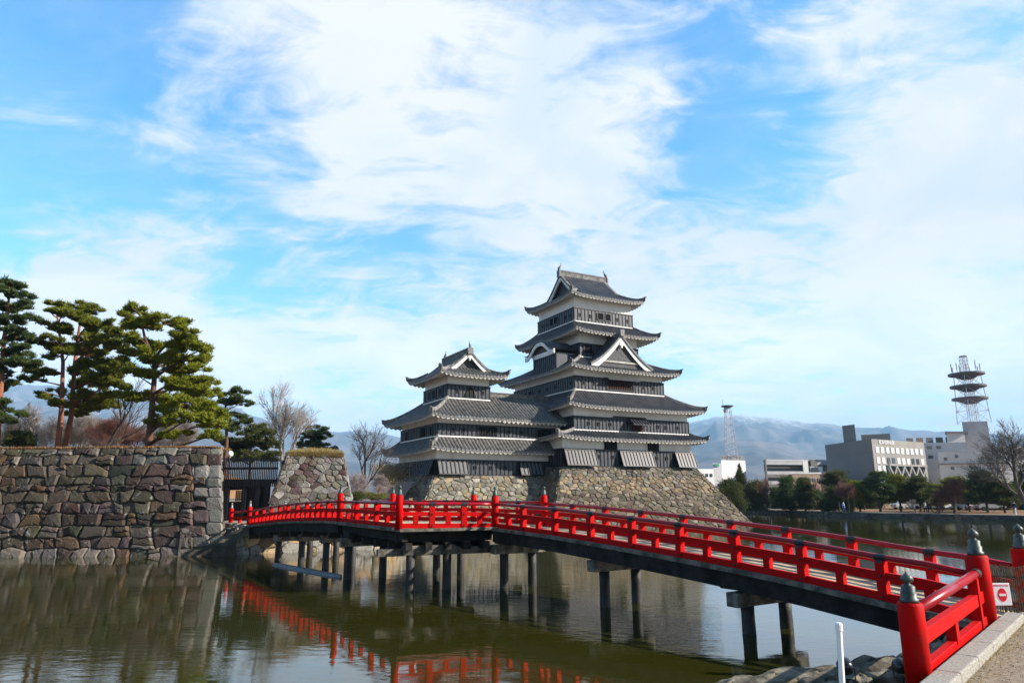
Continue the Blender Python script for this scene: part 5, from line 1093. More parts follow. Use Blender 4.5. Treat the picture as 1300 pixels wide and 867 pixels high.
for i, (u, Y, h, lab) in enumerate(((150, 58, 5.0, 'rust red twiggy shrub behind the trunk of the broad pine'), (172, 62, 4.6, 'smaller rust red shrub just right of the redder one behind the broad pine'), (105, 60, 5.0, 'brown twiggy shrub right of the twin red trunks'), (240, 60, 4.4, 'brown twiggy shrub at the right end of the boulder wall top'), (88, 66, 5.6, 'grey brown brush behind the twin red trunks'), (135, 70, 5.8, 'tall brown brush behind the redder shrub'), (205, 70, 5.6, 'brown brush right of the broad pine trunk'), (30, 64, 5.0, 'grey brown brush near the left edge pine'))):
    b_ = at(u, 567, Y); bare_tree('shrub', lab, (b_.x, Y, 6.3), h, 1.15, ('twigred' if i < 2 else ('twigpale' if i < 4 else 'barkmid')), 40 + i, .07, 7, up=.3, first=.26, cat='shrub', split=4, group='shrubs on the boulder wall')
def bush(name, label, c, rx, ry, rz, leaf, dens=380, size=.16, group=None, cat='shrub', tr=True, bark='barkdark', n=14):
    root = empty(name, c); tag(root, label, cat, group); pads = []
    for _ in range(n):
        a, e_ = random.uniform(0, 6.28), random.uniform(-.3, 1.0); k = random.uniform(.35, .75); pads.append((math.cos(a) * rx * k * math.cos(e_), math.sin(a) * ry * k * math.cos(e_), rz * (1 + .75 * math.sin(e_)), rx * .45, ry * .45, rz * .42))
    V, Fc, T = foliage_pads(pads, dens, size); fastmesh('crown', V, Fc, M[leaf], root, T)
    if tr:
        tm = MB()
        for p in pads[:8]: tm.tube([Vector((random.uniform(-.1, .1), 0, 0)), Vector((p[0] * .4, p[1] * .4, p[2] * .5)), Vector(p[:3])], [.07, .05, .02], 5)
        tm.build('trunk', M[bark], root)
    return root
b_ = at(26, 560, 50); bush('shrub', 'olive rounded bush on the boulder wall beside the edge pine', (b_.x, 50, 6.3), 1.2, 1, .9, 'evergreen', group='shrubs on the boulder wall')
b_ = at(474, 632, 56); bush('hedge', 'clipped yellow green hedge behind the bridge rail left of the turret', (b_.x, 56, 2.85), 1.3, .7, .38, 'greengrass', 500, .10, cat='hedge')
b_ = at(455, 632, 54); bush('shrub', 'dark green low bush beside the stone platform foot', (b_.x, 54, 2.6), .9, .8, .55, 'evergreen', 400, .12, group='twiggy shrubs left of the turret')

# ---- far bank
fbank = MB(); pts = [(160, -130), (61, 84), (52, 94), (46, 108), (42, 123), (37, 137), (-10, 150)]
for (x0_, y0_), (x1_, y1_) in zip(pts, pts[1:]):
    A, B = Vector((x0_, y0_, 0)), Vector((x1_, y1_, 0)); d_ = (B - A).normalized(); n_ = Vector((-d_.y, d_.x, 0))
    ln = (B - A).length
    if ln < 30: stone_face(fbank, ln, .95, lambda p, q, A=A, d_=d_, n_=n_: tuple(A + d_ * (ln - p) * 1.0 + n_ * (.12 - .1 * q) + Vector((0, 0, q - .3))), .8, .32, [(.10, .095, .085), (.14, .13, .115), (.08, .075, .07)], 400 + int(x0_), relief=.06, gap=.03)
    else: fbank.add([A - Vector((0, 0, .3)) + n_ * .1, B - Vector((0, 0, .3)) + n_ * .1, B + n_ * .1 + Vector((0, 0, .62)), A + n_ * .1 + Vector((0, 0, .62))], [(3, 2, 1, 0)], 0, (.1, .095, .09))
tag(fbank.build('moat_wall', [M['stone2'], M['mortar']]), 'low dark stone retaining wall along the far bank of the moat', 'stone wall')
path = [(62.5, 84), (53.5, 94.5), (47.5, 108.5), (43.4, 123.5), (38.5, 138.5)]
pm = MB()
for (a, b__) in zip(path, path[1:]):
    A, B = Vector((*a, .584)), Vector((*b__, .584)); n_ = Vector(((B - A).y, -(B - A).x, 0)).normalized() * -3.0; n_ = -n_ if n_.x < 0 else n_; pm.add([A, A + n_, B + n_, B], [(0, 1, 2, 3)])
o = pm.build('path', M['gravel']); o['kind'] = 'structure'
def far_tree(kind, u, v0, wpx, Y, lab, vb=646, seed=0):
    ppm = F / Y / 1.02; top = at(u, v0, Y); zg = .58; H_ = top.z - zg; W_ = wpx / 2 / ppm * 1.22; x = top.x
    if kind == 'conifer':
        root = empty('conifer_tree', (x, Y, zg)); tag(root, lab, 'conifer', 'trees on the far bank'); pads = []
        for k in range(16):
            t_ = k / 15; rr = W_ * (1 - t_) ** .8 + .15
            for _ in range(5): a = random.uniform(0, 6.28); pads.append((math.cos(a) * rr * .6, math.sin(a) * rr * .6, H_ * (.12 + .86 * t_), rr * .5, rr * .5, .35))
        V, Fc, T = foliage_pads(pads, 120, .3); fastmesh('crown', V, Fc, M['evergreen'], root, T); tm = MB(); tm.tube([(0, 0, -.1), (0, 0, H_)], [.2, .03], 6); tm.build('trunk', M['barkdark'], root); return root
    nm = {'pine': 'pine_tree', 'round': 'evergreen_tree'}[kind]; root = empty(nm, (x, Y, zg)); tag(root, lab, {'pine': 'pine tree', 'round': 'evergreen tree'}[kind], 'trees on the far bank')
    pads = []; tm = MB(); lo_ = .30 if kind == 'pine' else .12
    lean_ = random.uniform(-.3, .3) * W_; trk = [Vector((0, 0, -.1)), Vector((lean_ * .3, 0, H_ * .35)), Vector((lean_ * .6 + random.uniform(-.2, .2), 0, H_ * .65)), Vector((0, 0, H_ * .93))]; trunk_tube(tm, trk, .045 * H_ * .6 + .05, .04, 6)
    nl = 9 if kind == 'pine' else 7
    for k in range(nl):
        t_ = k / (nl - 1); prof = math.sin(PI * (.22 + .70 * t_)) ** .75
        for j in range(5 if kind == 'pine' else 7):
            a = random.uniform(0, 6.28); q_ = random.uniform(.25, .85) * W_ * prof; r_ = W_ * random.uniform(.24, .40); z_ = H_ * (lo_ + (.93 - lo_) * t_) + random.uniform(-.2, .2); c = Vector((math.cos(a) * q_, math.sin(a) * q_, z_))
            pads.append((c.x, c.y, c.z, r_, r_, r_ * (.34 if kind == 'pine' else .75))); tm.tube([Vector((lean_ * .4, 0, z_ * .85)), c * .5 + Vector((0, 0, z_ * .47)), c], [.06, .04, .015], 4, cap=False)
    V, Fc, T = foliage_pads(pads, 150, .24); lf_ = ('pinegold' if seed % 3 == 0 else 'pinedark') if kind == 'pine' else 'evergreen'
    lf_ = {'pine': ['pine', 'evergreen', 'pinegold', 'pinedark'][seed % 4], 'round': ['evergreen', 'pinedark'][seed % 2]}[kind]
    fastmesh('crown', V, Fc, M[lf_], root, T); tm.build('trunk', M['barkdark'], root); return root
FT = [('round', 924, 611, 36, 112, 'round olive tree at the very right foot of the keep base'), ('conifer', 938, 591, 20, 118, 'pointed dark conifer in front of the white building with the lattice mast'), ('round', 956, 613, 32, 116, 'dark rounded tree just right of the pointed conifer'),
      ('round', 1000, 606, 28, 112, 'bright rounded evergreen below the parking building, left of its darker twin'), ('round', 1019, 607, 24, 113, 'darker evergreen right beside the bright rounded one below the parking building'), ('pine', 1060, 597, 34, 110, 'tall round topped pine before the dark end wall of the grey office'), ('pine', 1088, 612, 34, 106, 'low layered pine right of the russet tree'),
      ('pine', 1112, 598, 34, 104, 'dark pine below the left corner of the grey office windows'), ('pine', 1138, 602, 38, 106, 'wide pine under the truss front of the grey office, left one of two'), ('pine', 1163, 605, 36, 104, 'wide pine under the truss front of the grey office, right one of two'), ('pine', 1186, 614, 30, 108, 'small pine behind the brown bare tree at the right'),
      ('pine', 1246, 597, 44, 98, 'yellow green pine left of the trunk of the big bare tree'), ('pine', 1226, 612, 30, 104, 'low dark pine right behind the brown bare tree'), ('pine', 1270, 612, 32, 96, 'low pine at the foot of the big bare tree'), ('round', 1304, 588, 26, 100, 'dark evergreen at the extreme right edge'), ('round', 1075, 636, 14, 104, 'clipped low bush near the walker in the pale coat'), ('round', 1050, 634, 18, 108, 'clipped low bush left of the walker in the pale coat'), ('round', 1037, 625, 24, 120, 'dark bush below the brown brick building'),
      ('pine', 1148, 618, 40, 124, 'dark pine in the second row, showing between the two wide pines'), ('round', 1100, 620, 36, 124, 'shaded evergreen in the second row behind the low layered pine'), ('pine', 1215, 606, 44, 118, 'dark pine in the second row behind the brown leafless tree'), ('round', 1185, 622, 36, 120, 'shaded evergreen in the second row behind the walkers'),
      ('round', 1258, 616, 40, 116, 'shaded evergreen in the second row left of the big leafless trunk'), ('round', 1292, 612, 34, 112, 'shaded evergreen in the second row at the right edge'), ('round', 985, 622, 24, 128, 'dark shrub like evergreen behind the pinkish leafless tree'), ('round', 1068, 618, 34, 122, 'shaded evergreen in the second row behind the russet tree')]
for i, (k_, u, v, wp_, Y, lab) in enumerate(FT): far_tree(k_, u, v, wp_, Y, lab, seed=i)
def farbare(u, v0, wpx, Y, lab, m, seed, first=.25, up=.3, levels=6, spread=1.0, leaves=None, r=.16, **kw):
    p = at(u, v0, Y); bare_tree('bare_tree', lab, (p.x, Y, .58), (p.z - .58) * 1.02, spread, m[0], seed, r, levels, up=up, first=first, mt=m[1], group='bare trees on the far bank', leaves=leaves, **kw)
farbare(970, 597, 26, 114, 'pinkish leafless tree between the dark rounded tree and the bright evergreen', ('barkdark', 'twigred'), 61)
farbare(1072, 600, 34, 103, 'russet leafless tree in front of the pines near the walker in the pale coat', ('barkdark', 'twigred'), 62, spread=1.2, split=4)
farbare(1205, 600, 60, 95, 'wide brown leafless tree overhanging the far bank path right of the walkers', ('barkdark', 'twigred'), 63, spread=1.35, split=4, r=.2, first=.28)
farbare(1035, 603, 30, 128, 'brown leafless tree before the brick building', ('barkdark', 'twigred'), 64)
farbare(1092, 596, 34, 118, 'leafless purple brown tree against the dark office end wall', ('barkdark', 'twigpale'), 65)
farbare(1286, 512, 100, 92, 'big dark leafless tree rising above everything at the right edge', ('barkmid', 'barkmid'), 66, first=.27, up=.2, levels=7, spread=1.3, r=.36, lean=(-.25, 0))
farbare(1160, 625, 20, 98, 'small leaning leafless tree beside the walkers', ('barkgrey', 'twigpale'), 67, levels=5)

# ---- people on the far bank
def person(u, v, Y, lab, coat, legs, facing=0, hood=None, H_=1.62, stride=.22):
    p = at(u, v, Y); root = empty('person', (p.x, Y, .59), facing); tag(root, lab, 'person', 'people walking on the far bank'); s_ = H_ / 1.7
    def skin_mesh(nm, vs, es, rs, m):
        me = bpy.data.meshes.new(nm); me.from_pydata([tuple(Vector(v_) * s_) for v_ in vs], es, []); me.materials.append(m); o = bpy.data.objects.new(nm, me); C.objects.link(o); o.parent = root
        mo = o.modifiers.new('skin', 'SKIN'); 
        for i, r_ in enumerate(rs): me.skin_vertices[0].data[i].radius = (r_ * s_, r_ * s_) if me.skin_vertices else (r_, r_)
        me.skin_vertices[0].data[0].use_root = True; su = o.modifiers.new('sub', 'SUBSURF'); su.levels = 1; su.render_levels = 1; return o
    def mk(nm, vs, es, rs, m):
        me = bpy.data.meshes.new(nm); me.from_pydata([tuple(Vector(v_) * s_) for v_ in vs], es, []); me.materials.append(m); o = bpy.data.objects.new(nm, me); C.objects.link(o); o.parent = root
        bpy.context.view_layer.objects.active = o; o.modifiers.new('skin', 'SKIN')
        if not me.skin_vertices:
            with bpy.context.temp_override(object=o, active_object=o): 
                pass
        for i, r_ in enumerate(rs): me.skin_vertices[0].data[i].radius = (r_ * s_, r_ * s_)
        me.skin_vertices[0].data[0].use_root = True; su = o.modifiers.new('sub', 'SUBSURF'); su.levels = 1; su.render_levels = 1; return o
    st = stride
    V = [(0, 0, .92), (0, 0, 1.15), (0, 0, 1.38), (0, 0, 1.50), (0, 0, 1.62), (0, .02, 1.70), (.09, 0, .88), (.10, st * .5, .48), (.10, st * .7, .06), (.10, st * .7 + .14, .03), (-.09, 0, .88), (-.10, -st * .3, .48), (-.10, -st, .10), (-.10, -st + .13, .04), (.19, 0, 1.38), (.24, -.08, 1.12), (.22, .05, .88), (-.19, 0, 1.38), (-.24, .08, 1.12), (-.22, .16, .90), (.22, .08, .80), (-.22, .19, .82)]
    E_ = [(0, 1), (1, 2), (2, 3), (3, 4), (4, 5), (0, 6), (6, 7), (7, 8), (8, 9), (0, 10), (10, 11), (11, 12), (12, 13), (2, 14), (14, 15), (15, 16), (2, 17), (17, 18), (18, 19), (16, 20), (19, 21)]
    mk('body', V, E_, [.13, .12, .12, .055, .095, .08, .09, .06, .045, .04, .09, .06, .045, .04, .06, .045, .035, .06, .045, .035, .03, .03], M['skin'])
    mk('coat', [V[i] for i in (0, 1, 2, 14, 15, 16, 17, 18, 19)] + [(0, 0, .80)], [(0, 1), (1, 2), (2, 3), (3, 4), (4, 5), (2, 6), (6, 7), (7, 8), (0, 9)], [.17, .16, .16, .085, .068, .055, .085, .068, .055, .17], coat)
    mk('trousers', [V[i] for i in (0, 6, 7, 8, 10, 11, 12)], [(0, 1), (1, 2), (2, 3), (0, 4), (4, 5), (5, 6)], [.15, .105, .08, .065, .105, .08, .065], legs)
    h_ = MB(); h_.lathe([(.02, .11), (.07, .09), (.10, .03), (.105, -.04), (.08, -.10), (.03, -.10)], 12, (0, -.015, 1.64 * s_)); h_.build('hair', hood or M['hair'], root, smooth=True)
navy = cloth('navy_cloth', (.02, .025, .05)); blk = cloth('black_cloth', (.012, .012, .014)); den = cloth('denim_cloth', (.05, .09, .20)); wht = cloth('white_cloth', (.70, .70, .72)); brn = cloth('brown_cloth', (.10, .05, .035)); gry = cloth('grey_cloth', (.2, .2, .21)); pbl = cloth('pale_blue_cloth', (.35, .48, .68)); rdc = cloth('red_cloth', (.45, .05, .04))
person(1072, 652, 101, 'walker in a pale blue coat on the bank edge left of the pines', pbl, den, R(60))
person(1175.5, 650, 98, 'leftmost of three dark walkers, wearing a white top layer', wht, blk, R(80)); person(1181.5, 650, 97, 'walker all in black in the middle of three', blk, blk, R(85), stride=.4); person(1195, 651, 95, 'walker in a brown jacket, right of the three by the leafless tree', brn, blk, R(80))
person(1289, 651, 90, 'figure in dark clothes by the white marker at the right edge', navy, gry, R(-60))
person(978, 650, 122, 'crouched looking dark figure at the bank below the pinkish tree', navy, navy, R(30), H_=1.5); person(1018, 645, 120, 'person in black left of the dark pair near the clipped bushes', blk, blk, R(20)); person(1022, 645, 121, 'person in grey next to the one in black near the clipped bushes', gry, blk, R(200))
person(1036, 648, 113, 'person in a navy coat left of a companion by the bank', navy, blk, R(90)); person(1040, 648, 114, 'companion in a dark brown coat by the bank', brn, blk, R(-80))
# cars parked behind the trees
def car(u, Y, lab, col, rz):
    p = at(u, 640, Y); root = empty('parked_car', (p.x, Y, .59), rz); tag(root, lab, 'car', 'cars behind the far bank trees')
    m_ = MB(); prof = [(-2.1, .35), (-2.15, .75), (-1.95, .95), (-1.35, 1.0), (-.8, 1.42), (.7, 1.45), (1.3, 1.05), (2.0, .92), (2.15, .65), (2.1, .35)]
    m_.add([(x, -.82, z) for x, z in prof] + [(x, .82, z) for x, z in prof], [tuple(range(10)), tuple(range(19, 9, -1))] + [(i, i + 10, (i + 1) % 10 + 10, (i + 1) % 10) for i in range(10)]); m_.build('body', mat('car_paint', col, .25, None, spec=.6), root, bevel=.06)
    m_ = MB()
    for y in (-.83, .83): m_.add([(-1.2, y, 1.0), (-.75, y, 1.36), (.65, y, 1.38), (1.15, y, 1.03)], [(0, 1, 2, 3)])
    m_.build('window', M['glass'], root)
    for x in (-1.35, 1.35):
        for y in (-.8, .8): m_ = MB(); m_.lathe([(.31, -.1), (.32, .1)], 16, (x, y, .32), axis=(0, 1, 0)); m_.build('wheel', M['black'], root)
    for y in (-.6, .6): m_ = MB(); m_.box(-2.19, -2.1, y - .15, y + .15, .6, .75); m_.build('tail_light', M['signred'], root)
car(1202, 112, 'white car parked behind the trees right of the brown jacketed walker', (.75, .75, .76), R(5)); car(1228, 110, 'silver car with red rear lamps behind the low dark pine', (.5, .5, .52), R(80)); car(965, 135, 'white car glimpsed under the pinkish leafless tree', (.7, .7, .72), R(10)); car(1255, 108, 'grey car parked left of the big bare trunk', (.3, .32, .35), R(0)); car(1150, 118, 'pale car behind the two wide pines', (.7, .7, .7), R(0))
wm_ = MB(); p_ = at(1289.5, 650, 88); wm_.lathe([(.07, 0), (.07, .75), (.03, .82)], 10, (p_.x, 88, .58)); tag(wm_.build('bollard', M['white']), 'short white bollard on the far bank at the right edge', 'bollard')
bm_ = MB(); p_ = at(1217, 654, 85.5); bm_.box(p_.x - 12.0, p_.x - 11.0, 84, 84.5, -.3, .9) if False else None
q_ = atz(1217, 664, 0); bm_.box(q_.x - .22, q_.x + .22, q_.y - .2, q_.y + .2, -.3, 1.0); tag(bm_.build('intake_box', M['black']), 'black box standing in the water at the foot of the far bank wall', 'box')

# ================================================================== FAR BUILDINGS
def face_box(name, parent, A, B, depth, z0, z1, m, nm='wall'):
    d = (B - A).normalized(); n_ = Vector((A.x, A.y, 0)).normalized(); mb = MB(); q = [A, B, B + n_ * depth, A + n_ * depth]
    mb.add([Vector((p.x, p.y, z0)) for p in q] + [Vector((p.x, p.y, z1)) for p in q], [(0, 3, 2, 1), (4, 5, 6, 7), (0, 1, 5, 4), (1, 2, 6, 5), (2, 3, 7, 6), (3, 0, 4, 7)]); return mb.build(nm, m, parent)
def panel(parent, A, B, s0, s1, z0, z1, out, m, nm, th=.1):
    d = (B - A).normalized(); n_ = Vector((d.y, -d.x, 0)); a, b_ = A + d * s0 + n_ * out, A + d * s1 + n_ * out; mb = MB(); mb.beam(Vector((*((a + b_) / 2 - d * (s1 - s0) / 2).xy, (z0 + z1) / 2)), Vector((*((a + b_) / 2 + d * (s1 - s0) / 2).xy, (z0 + z1) / 2)), th, z1 - z0); return mb.build(nm, m, parent)
V2 = lambda v_: Vector((v_.x, v_.y, 0))
# grey office
of = tag(empty('office_building'), 'grey office with rows of pale square windows and a windowless end wall darkened as shade', 'building')
gC = at(1106, 557, 165); gR = at(1172.5, 560.5, 178); gL = at(1046.5, 551.5, 186); zt = gC.z
A, B = V2(gC), V2(gR); dF = (B - A).normalized(); lenF = (B - A).length; dL = (V2(gL) - A); 
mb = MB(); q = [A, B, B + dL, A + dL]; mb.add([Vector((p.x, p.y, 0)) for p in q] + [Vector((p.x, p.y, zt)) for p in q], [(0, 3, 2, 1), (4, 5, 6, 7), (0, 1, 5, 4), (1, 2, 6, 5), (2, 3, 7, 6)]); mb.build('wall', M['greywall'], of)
ew = MB(); oL = Vector((-.15, -.05, 0)); ew.add([A + oL + Vector((0, 0, 0)), V2(gL) + oL, V2(gL) + oL + Vector((0, 0, zt)), A + oL + Vector((0, 0, zt))], [(0, 3, 2, 1)]); ew.build('end_wall', M['greydark'], of)  # darker grey puts this side's shade into its colour
zw = lambda v: at(1140, v, 171).z
for v0_, v1_, skip in ((568.5, 576, ()), (581.5, 589, (2, 3, 7, 8)), (592, 600, (2, 3, 4, 5, 6, 7, 8, 9))):
    for i in range(10):
        s0_ = lenF * (.055 + .093 * i)
        if (v0_ > 590 and i > 1): continue
        f_ = panel(of, A, B, s0_, s0_ + lenF * .052, zw(v1_), zw(v0_), .06, M['paleblind'] if i not in skip else M['glass'], 'window')
tr = MB(); zt0, zt1 = zw(605), zw(592)
for i in range(5): a = A + dF * lenF * (.22 + .14 * i) + Vector((dF.y, -dF.x, 0)) * .6; b2 = a + dF * lenF * .07; c2_ = a + dF * lenF * .14; up_ = Vector((0, 0, 1)); tr.beam(a + up_ * zt1, b2 + up_ * zt0, .3, .45); tr.beam(b2 + up_ * zt0, c2_ + up_ * zt1, .3, .45)
tr.beam(A + dF * lenF * .22 + Vector((dF.y, -dF.x, 0)) * .6 + Vector((0, 0, zt1 + .3)), B - dF * lenF * .05 + Vector((dF.y, -dF.x, 0)) * .6 + Vector((0, 0, zt1 + .3)), .3, .5); tr.build('truss', M['greywall'], of)
panel(of, A, B, lenF * .21, lenF * .95, zt0 - 4, zt1, .05, M['glass'], 'glazing')
for (u0_, u1_, v_, dd_) in ((1069, 1085, 540.5, 12), (1093, 1130, 552, 6)):
    a, b2 = at(u0_, v_, 180), at(u1_, v_, 176); face_box('x', of, V2(a), V2(b2), dd_, zt - 1, a.z, M['greydark'] if dd_ == 12 else M['greywall'], 'roof_block')
panel(of, A, V2(gL), 0, .01, 0, .01, 0, M['greydark'], 'trim') if False else None
ang_ = math.atan2(dF.y, dF.x); sgp = A + dF * lenF * .2 + Vector((dF.y, -dF.x, 0)) * .12; text('松本信用金庫', 1.15, of, (sgp.x + 1.5 * dF.x, sgp.y + 1.5 * dF.y, zw(563)), (PI / 2, 0, ang_), M['white'], ext=.05)
# parking deck
pk = tag(empty('parking_building'), 'open sided parking building with stacked pale floor bands', 'building')
a, b2 = at(969, 583, 200), at(1052, 583, 205); A, B = V2(a), V2(b2); L_ = (B - A).length; H0 = a.z
face_box('x', pk, A + A.normalized() * 1.5, B + A.normalized() * 1.5, 20, 0, H0 - .6, M['greydark'], 'core')
for k in range(5):
    z_ = H0 - .6 - k * 2.75
    if z_ < 1: break
    panel(pk, A, B, 0, L_ * (.58 if k < 4 else .6), z_ - .9, z_, .2, M['bluewall'], 'floor_band', .3); panel(pk, A, B, L_ * .8, L_, z_ - .9, z_, .2, M['bluewall'], 'floor_band', .3)
panel(pk, A, B, L_ * .58, L_ * .66, H0 - 14, H0 - .4, .25, M['whitewall'], 'stair_panel', .3); panel(pk, A, B, L_ * .70, L_ * .80, 0, H0, .3, M['greydark'], 'stair_tower', .4)
panel(pk, A, B, L_ * .01, L_ * .03, 0, H0, .3, M['greydark'], 'corner_post', .4); face_box('x', pk, A, B, 20, H0 - .5, H0, M['bluewall'], 'roof_slab')
# brown brick building and light annex
bk_ = tag(empty('brick_building'), 'low brown brick building with two dark windows in front of the parking building', 'building')
a, b2 = at(1005, 601, 165), at(1056, 600, 168); A, B = V2(a), V2(b2); face_box('x', bk_, A, B, 12, 0, a.z, M['brick']); L_ = (B - A).length
for s_ in (.40, .50, .62, .72): panel(bk_, A, B, L_ * s_, L_ * (s_ + .07), at(1030, 611, 166).z, at(1030, 607, 166).z, .05, M['glass'], 'window')
panel(bk_, A, B, -.2, L_ + .2, a.z - .1, a.z + .3, .1, M['bluewall'], 'parapet')
lab_ = tag(empty('roof_cabin'), 'small pale blue cabin on the roof of the brown brick building', 'cabin'); a2, b3 = at(1028, 592, 170), at(1044, 592, 170); face_box('x', lab_, V2(a2), V2(b3), 5, a.z - .1, a2.z, M['whitewall']); panel(lab_, V2(a2), V2(b3), .3, 2.0, a.z + .3, a2.z - .3, .05, M['glass'], 'window')
# white building with lattice mast
wb = tag(empty('mast_building'), 'windowless white block with a grey roof plant room', 'building')
a, b2 = at(915.5, 584, 210), at(946, 584, 214); face_box('x', wb, V2(a), V2(b2), 14, 0, a.z, M['whitewall']); pA, pB = at(915, 573, 214), at(944, 573, 216); face_box('x', wb, V2(pA), V2(pB), 8, a.z, pA.z - 1.2, M['greywall'], 'plant_room')
for i in range(7): panel(wb, V2(pA), V2(pB), .4 + i * .98, .9 + i * .98, a.z + .8, pA.z - 1.5, .06, M['greydark'], 'louvre')
pl2 = tag(empty('low_white_building'), 'low white building with three dark windows and a green sign beside the keep base', 'building')
a, b2 = at(884, 595, 190), at(906, 595, 192); face_box('x', pl2, V2(a), V2(b2), 10, 0, a.z, M['whitewall']); L_ = (V2(b2) - V2(a)).length
for s_ in (.25, .5, .75): panel(pl2, V2(a), V2(b2), L_ * s_, L_ * (s_ + .14), at(895, 605, 190).z, at(895, 601, 190).z, .05, M['glass'], 'window')
a, b2 = at(905, 588, 205), at(916, 588, 206); face_box('x', pl2, V2(a), V2(b2), 8, 0, a.z, M['bluewall'], 'annex'); panel(pl2, V2(a), V2(b2), .4, 1.9, at(909, 592, 205).z, at(909, 588.6, 205).z, .2, M['green'], 'green_sign')
def lattice(root, c, hw0, hw1, z0, z1, n, m, r=.09, nm='mast'):
    mb = MB(); cor = lambda k, z: Vector((c[0] + (-1, 1, 1, -1)[k] * (hw0 + (hw1 - hw0) * (z - z0) / (z1 - z0)), c[1] + (-1, -1, 1, 1)[k] * (hw0 + (hw1 - hw0) * (z - z0) / (z1 - z0)), z))
    for k in range(4):
        mb.tube([cor(k, z0), cor(k, z1)], r * 1.4, 5)
        for i in range(n):
            za, zb = z0 + (z1 - z0) * i / n, z0 + (z1 - z0) * (i + 1) / n; k2 = (k + 1) % 4; mb.tube([cor(k, za), cor(k2, zb)], r * .7, 4); mb.tube([cor(k2, za), cor(k, zb)], r * .7, 4); mb.tube([cor(k, zb), cor(k2, zb)], r * .7, 4)
    return mb.build(nm, m, root)
lm_ = tag(empty('lattice_mast'), 'slender white lattice mast with a small platform on the windowless white block', 'mast')
p0_, p1_ = at(929, 577, 216), at(921.5, 516, 216); lattice(lm_, (p0_.x - .2, 216), 1.6, .75, at(929, 577, 216).z - 2, p1_.z, 9, M['steel'], .06)
mb = MB(); mb.lathe([(.5, -.6), (1.9, 0), (1.9, .25), (.3, .3)], 14, (p0_.x - .3, 216, p1_.z)); mb.build('platform', M['steeldark'], lm_); mb = MB(); mb.tube([(p0_.x - 1.6, 216, p1_.z), (p0_.x - 1.6, 216, p1_.z + 2.2)], .1, 5); mb.lathe([(.6, 0), (.7, .9), (.4, 1.3)], 10, (p0_.x - 1.0, 215.8, p1_.z - 1.9)); mb.build('antenna', M['bluewall'], lm_)
# telecom complex
tl = tag(empty('telephone_exchange'), 'large pale grey and white exchange building complex at the right with roof louvres', 'building')
a, b2 = at(1172, 562, 190), at(1225, 560, 188); face_box('x', tl, V2(a), V2(b2), 20, 0, a.z, M['bluewall'])
AA, BB = V2(a), V2(b2); L_ = (BB - AA).length
for i in range(3):
    for j, v_ in enumerate((566, 578, 590)):
        if (i + j) % 3 != 2: panel(tl, AA, BB, .8 + i * 2.3, 2.0 + i * 2.3, at(1190, v_ + 4, 190).z, at(1190, v_, 190).z, .05, M['glass'], 'window')
a3, b3 = at(1190, 574, 180), at(1262, 574, 176); face_box('x', tl, V2(a3), V2(b3), 8, 0, a3.z, M['whitewall'], 'front_block'); A3, B3 = V2(a3), V2(b3); L3 = (B3 - A3).length
for s_, v_ in ((.1, 580), (.3, 577), (.55, 592), (.62, 592), (.75, 580), (.85, 592), (.2, 592)): panel(tl, A3, B3, L3 * s_, L3 * (s_ + .06), at(1220, v_ + 4, 178).z, at(1220, v_, 178).z, .05, M['glass'], 'window')
panel(tl, A3, B3, 0, L3, at(1220, 589, 178).z, at(1220, 588, 178).z, .15, M['greywall'], 'ledge', .5)
a4, b4 = at(1262, 566, 200), at(1330, 568, 200); face_box('x', tl, V2(a4), V2(b4), 20, 0, a4.z, M['bluewall'], 'rear_block')
for i in range(5): panel(tl, V2(a4), V2(b4), 1 + i * 3, 2.6 + i * 3, at(1280, 582, 200).z, at(1280, 578, 200).z, .05, M['glass'], 'window')
for i in range(6): u_ = 1150 + i * 12.5; a5, b5 = at(u_, 556 - i * .3, 194), at(u_ + 9, 556 - i * .3, 194); face_box('x', tl, V2(a5), V2(b5), 3, a.z if i > 1 else a5.z - 1.5, a5.z, M['brick'] if i % 2 else M['greydark'], 'cooling_unit')
a5, b5 = at(1201, 549.5, 190), at(1224, 548, 190); face_box('x', tl, V2(a5), V2(b5), 8, a.z, a5.z, M['bluewall'], 'roof_room'); face_box('x', tl, V2(a5) - Vector((.8, .8, 0)), V2(b5) + Vector((.5, -.8, 0)), 9, a5.z, a5.z + .35, M['steeldark'], 'roof_slab')
tb_ = tag(empty('tower_block'), 'pale grey tower block carrying the antenna tower', 'building')
a, b2 = at(1221, 535.5, 196), at(1253, 533, 194); face_box('x', tb_, V2(a), V2(b2), 9, 0, a.z, M['bluewall']); zroof = a.z
at_ = tag(empty('antenna_tower'), 'antenna tower with three dark round decks on the pale tower block', 'antenna tower')
cT = at(1240, 535, 200); cxT = cT.x; zA = [at(1240, v, 200).z for v in (507, 491.5, 476)]
lattice(at_, (cxT - .8, 200), 3.0, 2.4, zroof, zA[2], 4, M['steel'], .075); lattice(at_, (cxT - .8, 200), 1.0, .8, zroof, zA[2], 5, M['steel'], .05, 'core_mast')
for z_, r_ in zip(zA, (4.6, 4.65, 4.7)): mb = MB(); mb.lathe([(1.5, -1.3), (r_ * .6, -.5), (r_, -.1), (r_, .45), (r_ * .98, .45), (r_ * .95, .0), (.3, .0)], 24, (cxT - 1.0, 200, z_)); mb.build('deck', M['steeldark'], at_)
for i in range(9):
    an = i * .7; xx, yy = cxT - 1.0 + math.cos(an) * 3.6, 200 + math.sin(an) * 3.6; mb = MB(); h_ = random.uniform(2.6, 4.2); mb.tube([(xx, yy, zA[2]), (xx, yy, zA[2] + h_)], .07, 5); mb.tube([(xx, yy, zA[2] + h_ * .35), (xx, yy, zA[2] + h_ * .9)], .16, 6); mb.build('antenna', M['bluewall'], at_)
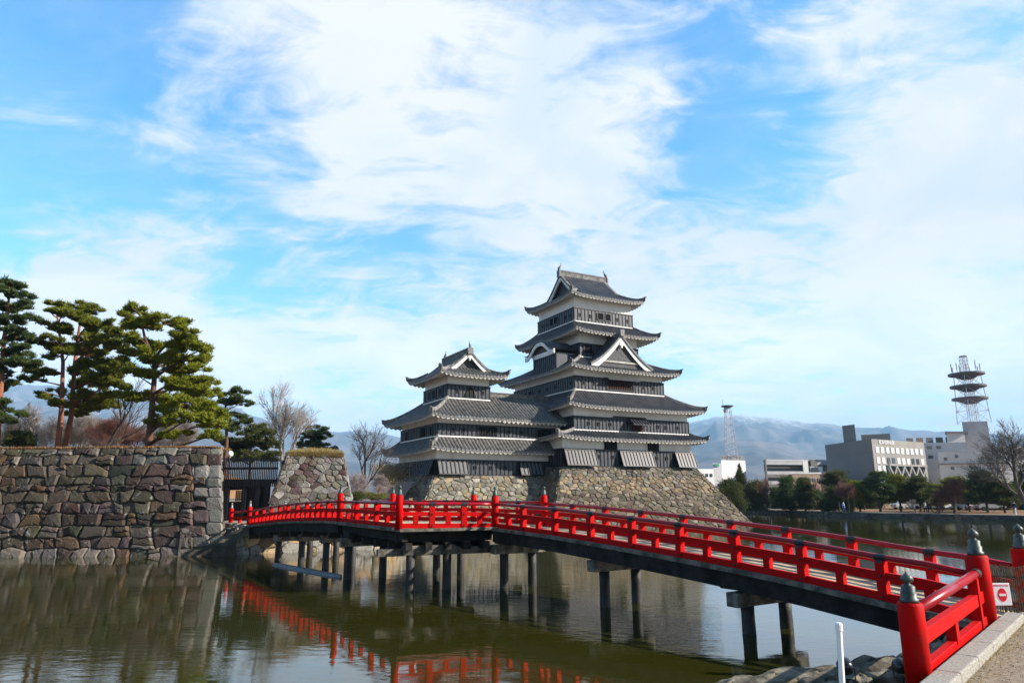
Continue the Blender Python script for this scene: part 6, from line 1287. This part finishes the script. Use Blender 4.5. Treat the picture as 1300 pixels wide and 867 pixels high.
lattice(at_, (cxT - 1.2, 200), .8, .7, zA[2], at(1240, 453, 200).z, 5, M['steel'], .06, 'top_mast'); mb = MB(); mb.lathe([(.2, 0), (1.0, .1), (1.0, .25), (.2, .3)], 12, (cxT - 1.2, 200, at(1240, 453, 200).z)); mb.build('cap_platform', M['steeldark'], at_)
# scattered town roofs behind the trees
for i in range(14):
    u_ = 880 + i * 33 + random.uniform(-6, 6); Y = random.uniform(230, 330); a, b2 = at(u_, 612 + random.uniform(-3, 6), Y), at(u_ + random.uniform(14, 26), 612, Y)
    r_ = tag(empty('town_house'), ['pale', 'cream', 'grey', 'white'][i % 4] + ' distant town house glimpsed between the far bank trees, number of its row hidden', 'house', 'distant houses behind the far bank trees')
    face_box('x', r_, V2(a), V2(b2), 9, 0, a.z - 1, [M['whitewall'], M['bluewall'], M['greywall'], M['whitewall']][i % 4]); d_ = (V2(b2) - V2(a)).normalized(); n_ = Vector((-d_.y, d_.x, 0)); A_, B_ = V2(a) - d_ * .4 - n_ * .5, V2(b2) + d_ * .4 - n_ * .5
    mb = MB(); z0_, z1_ = a.z - 1, a.z + 1.2; q = [A_, B_, B_ + n_ * 10, A_ + n_ * 10]; m1, m2 = A_ + n_ * 5, B_ + n_ * 5; up_ = Vector((0, 0, 1)); mb.add([p + up_ * z0_ for p in q] + [m1 + up_ * z1_, m2 + up_ * z1_], [(0, 1, 5, 4), (2, 3, 4, 5), (0, 4, 3), (1, 2, 5), (0, 3, 2, 1)]); mb.build('roof', M['tile_edge'], r_)
# ---- haze: even pale air round everything
HAZE = 1.15e-4
hz = MB(); hz.box(-15500, 15500, -2500, 12500, -3.5, 1330); ho = hz.build('haze', None or bpy.data.materials.new('haze_air')); ho['kind'] = 'stuff'
hm = ho.data.materials[0]; hm.use_nodes = True; t = hm.node_tree; t.nodes.clear(); pv = nd(t, 'ShaderNodeVolumePrincipled'); pv.inputs['Color'].default_value = (.37, .67, 1, 1); pv.inputs['Density'].default_value = HAZE; pv.inputs['Anisotropy'].default_value = 0
om = nd(t, 'ShaderNodeOutputMaterial'); t.links.new(pv.outputs[0], om.inputs['Volume'])
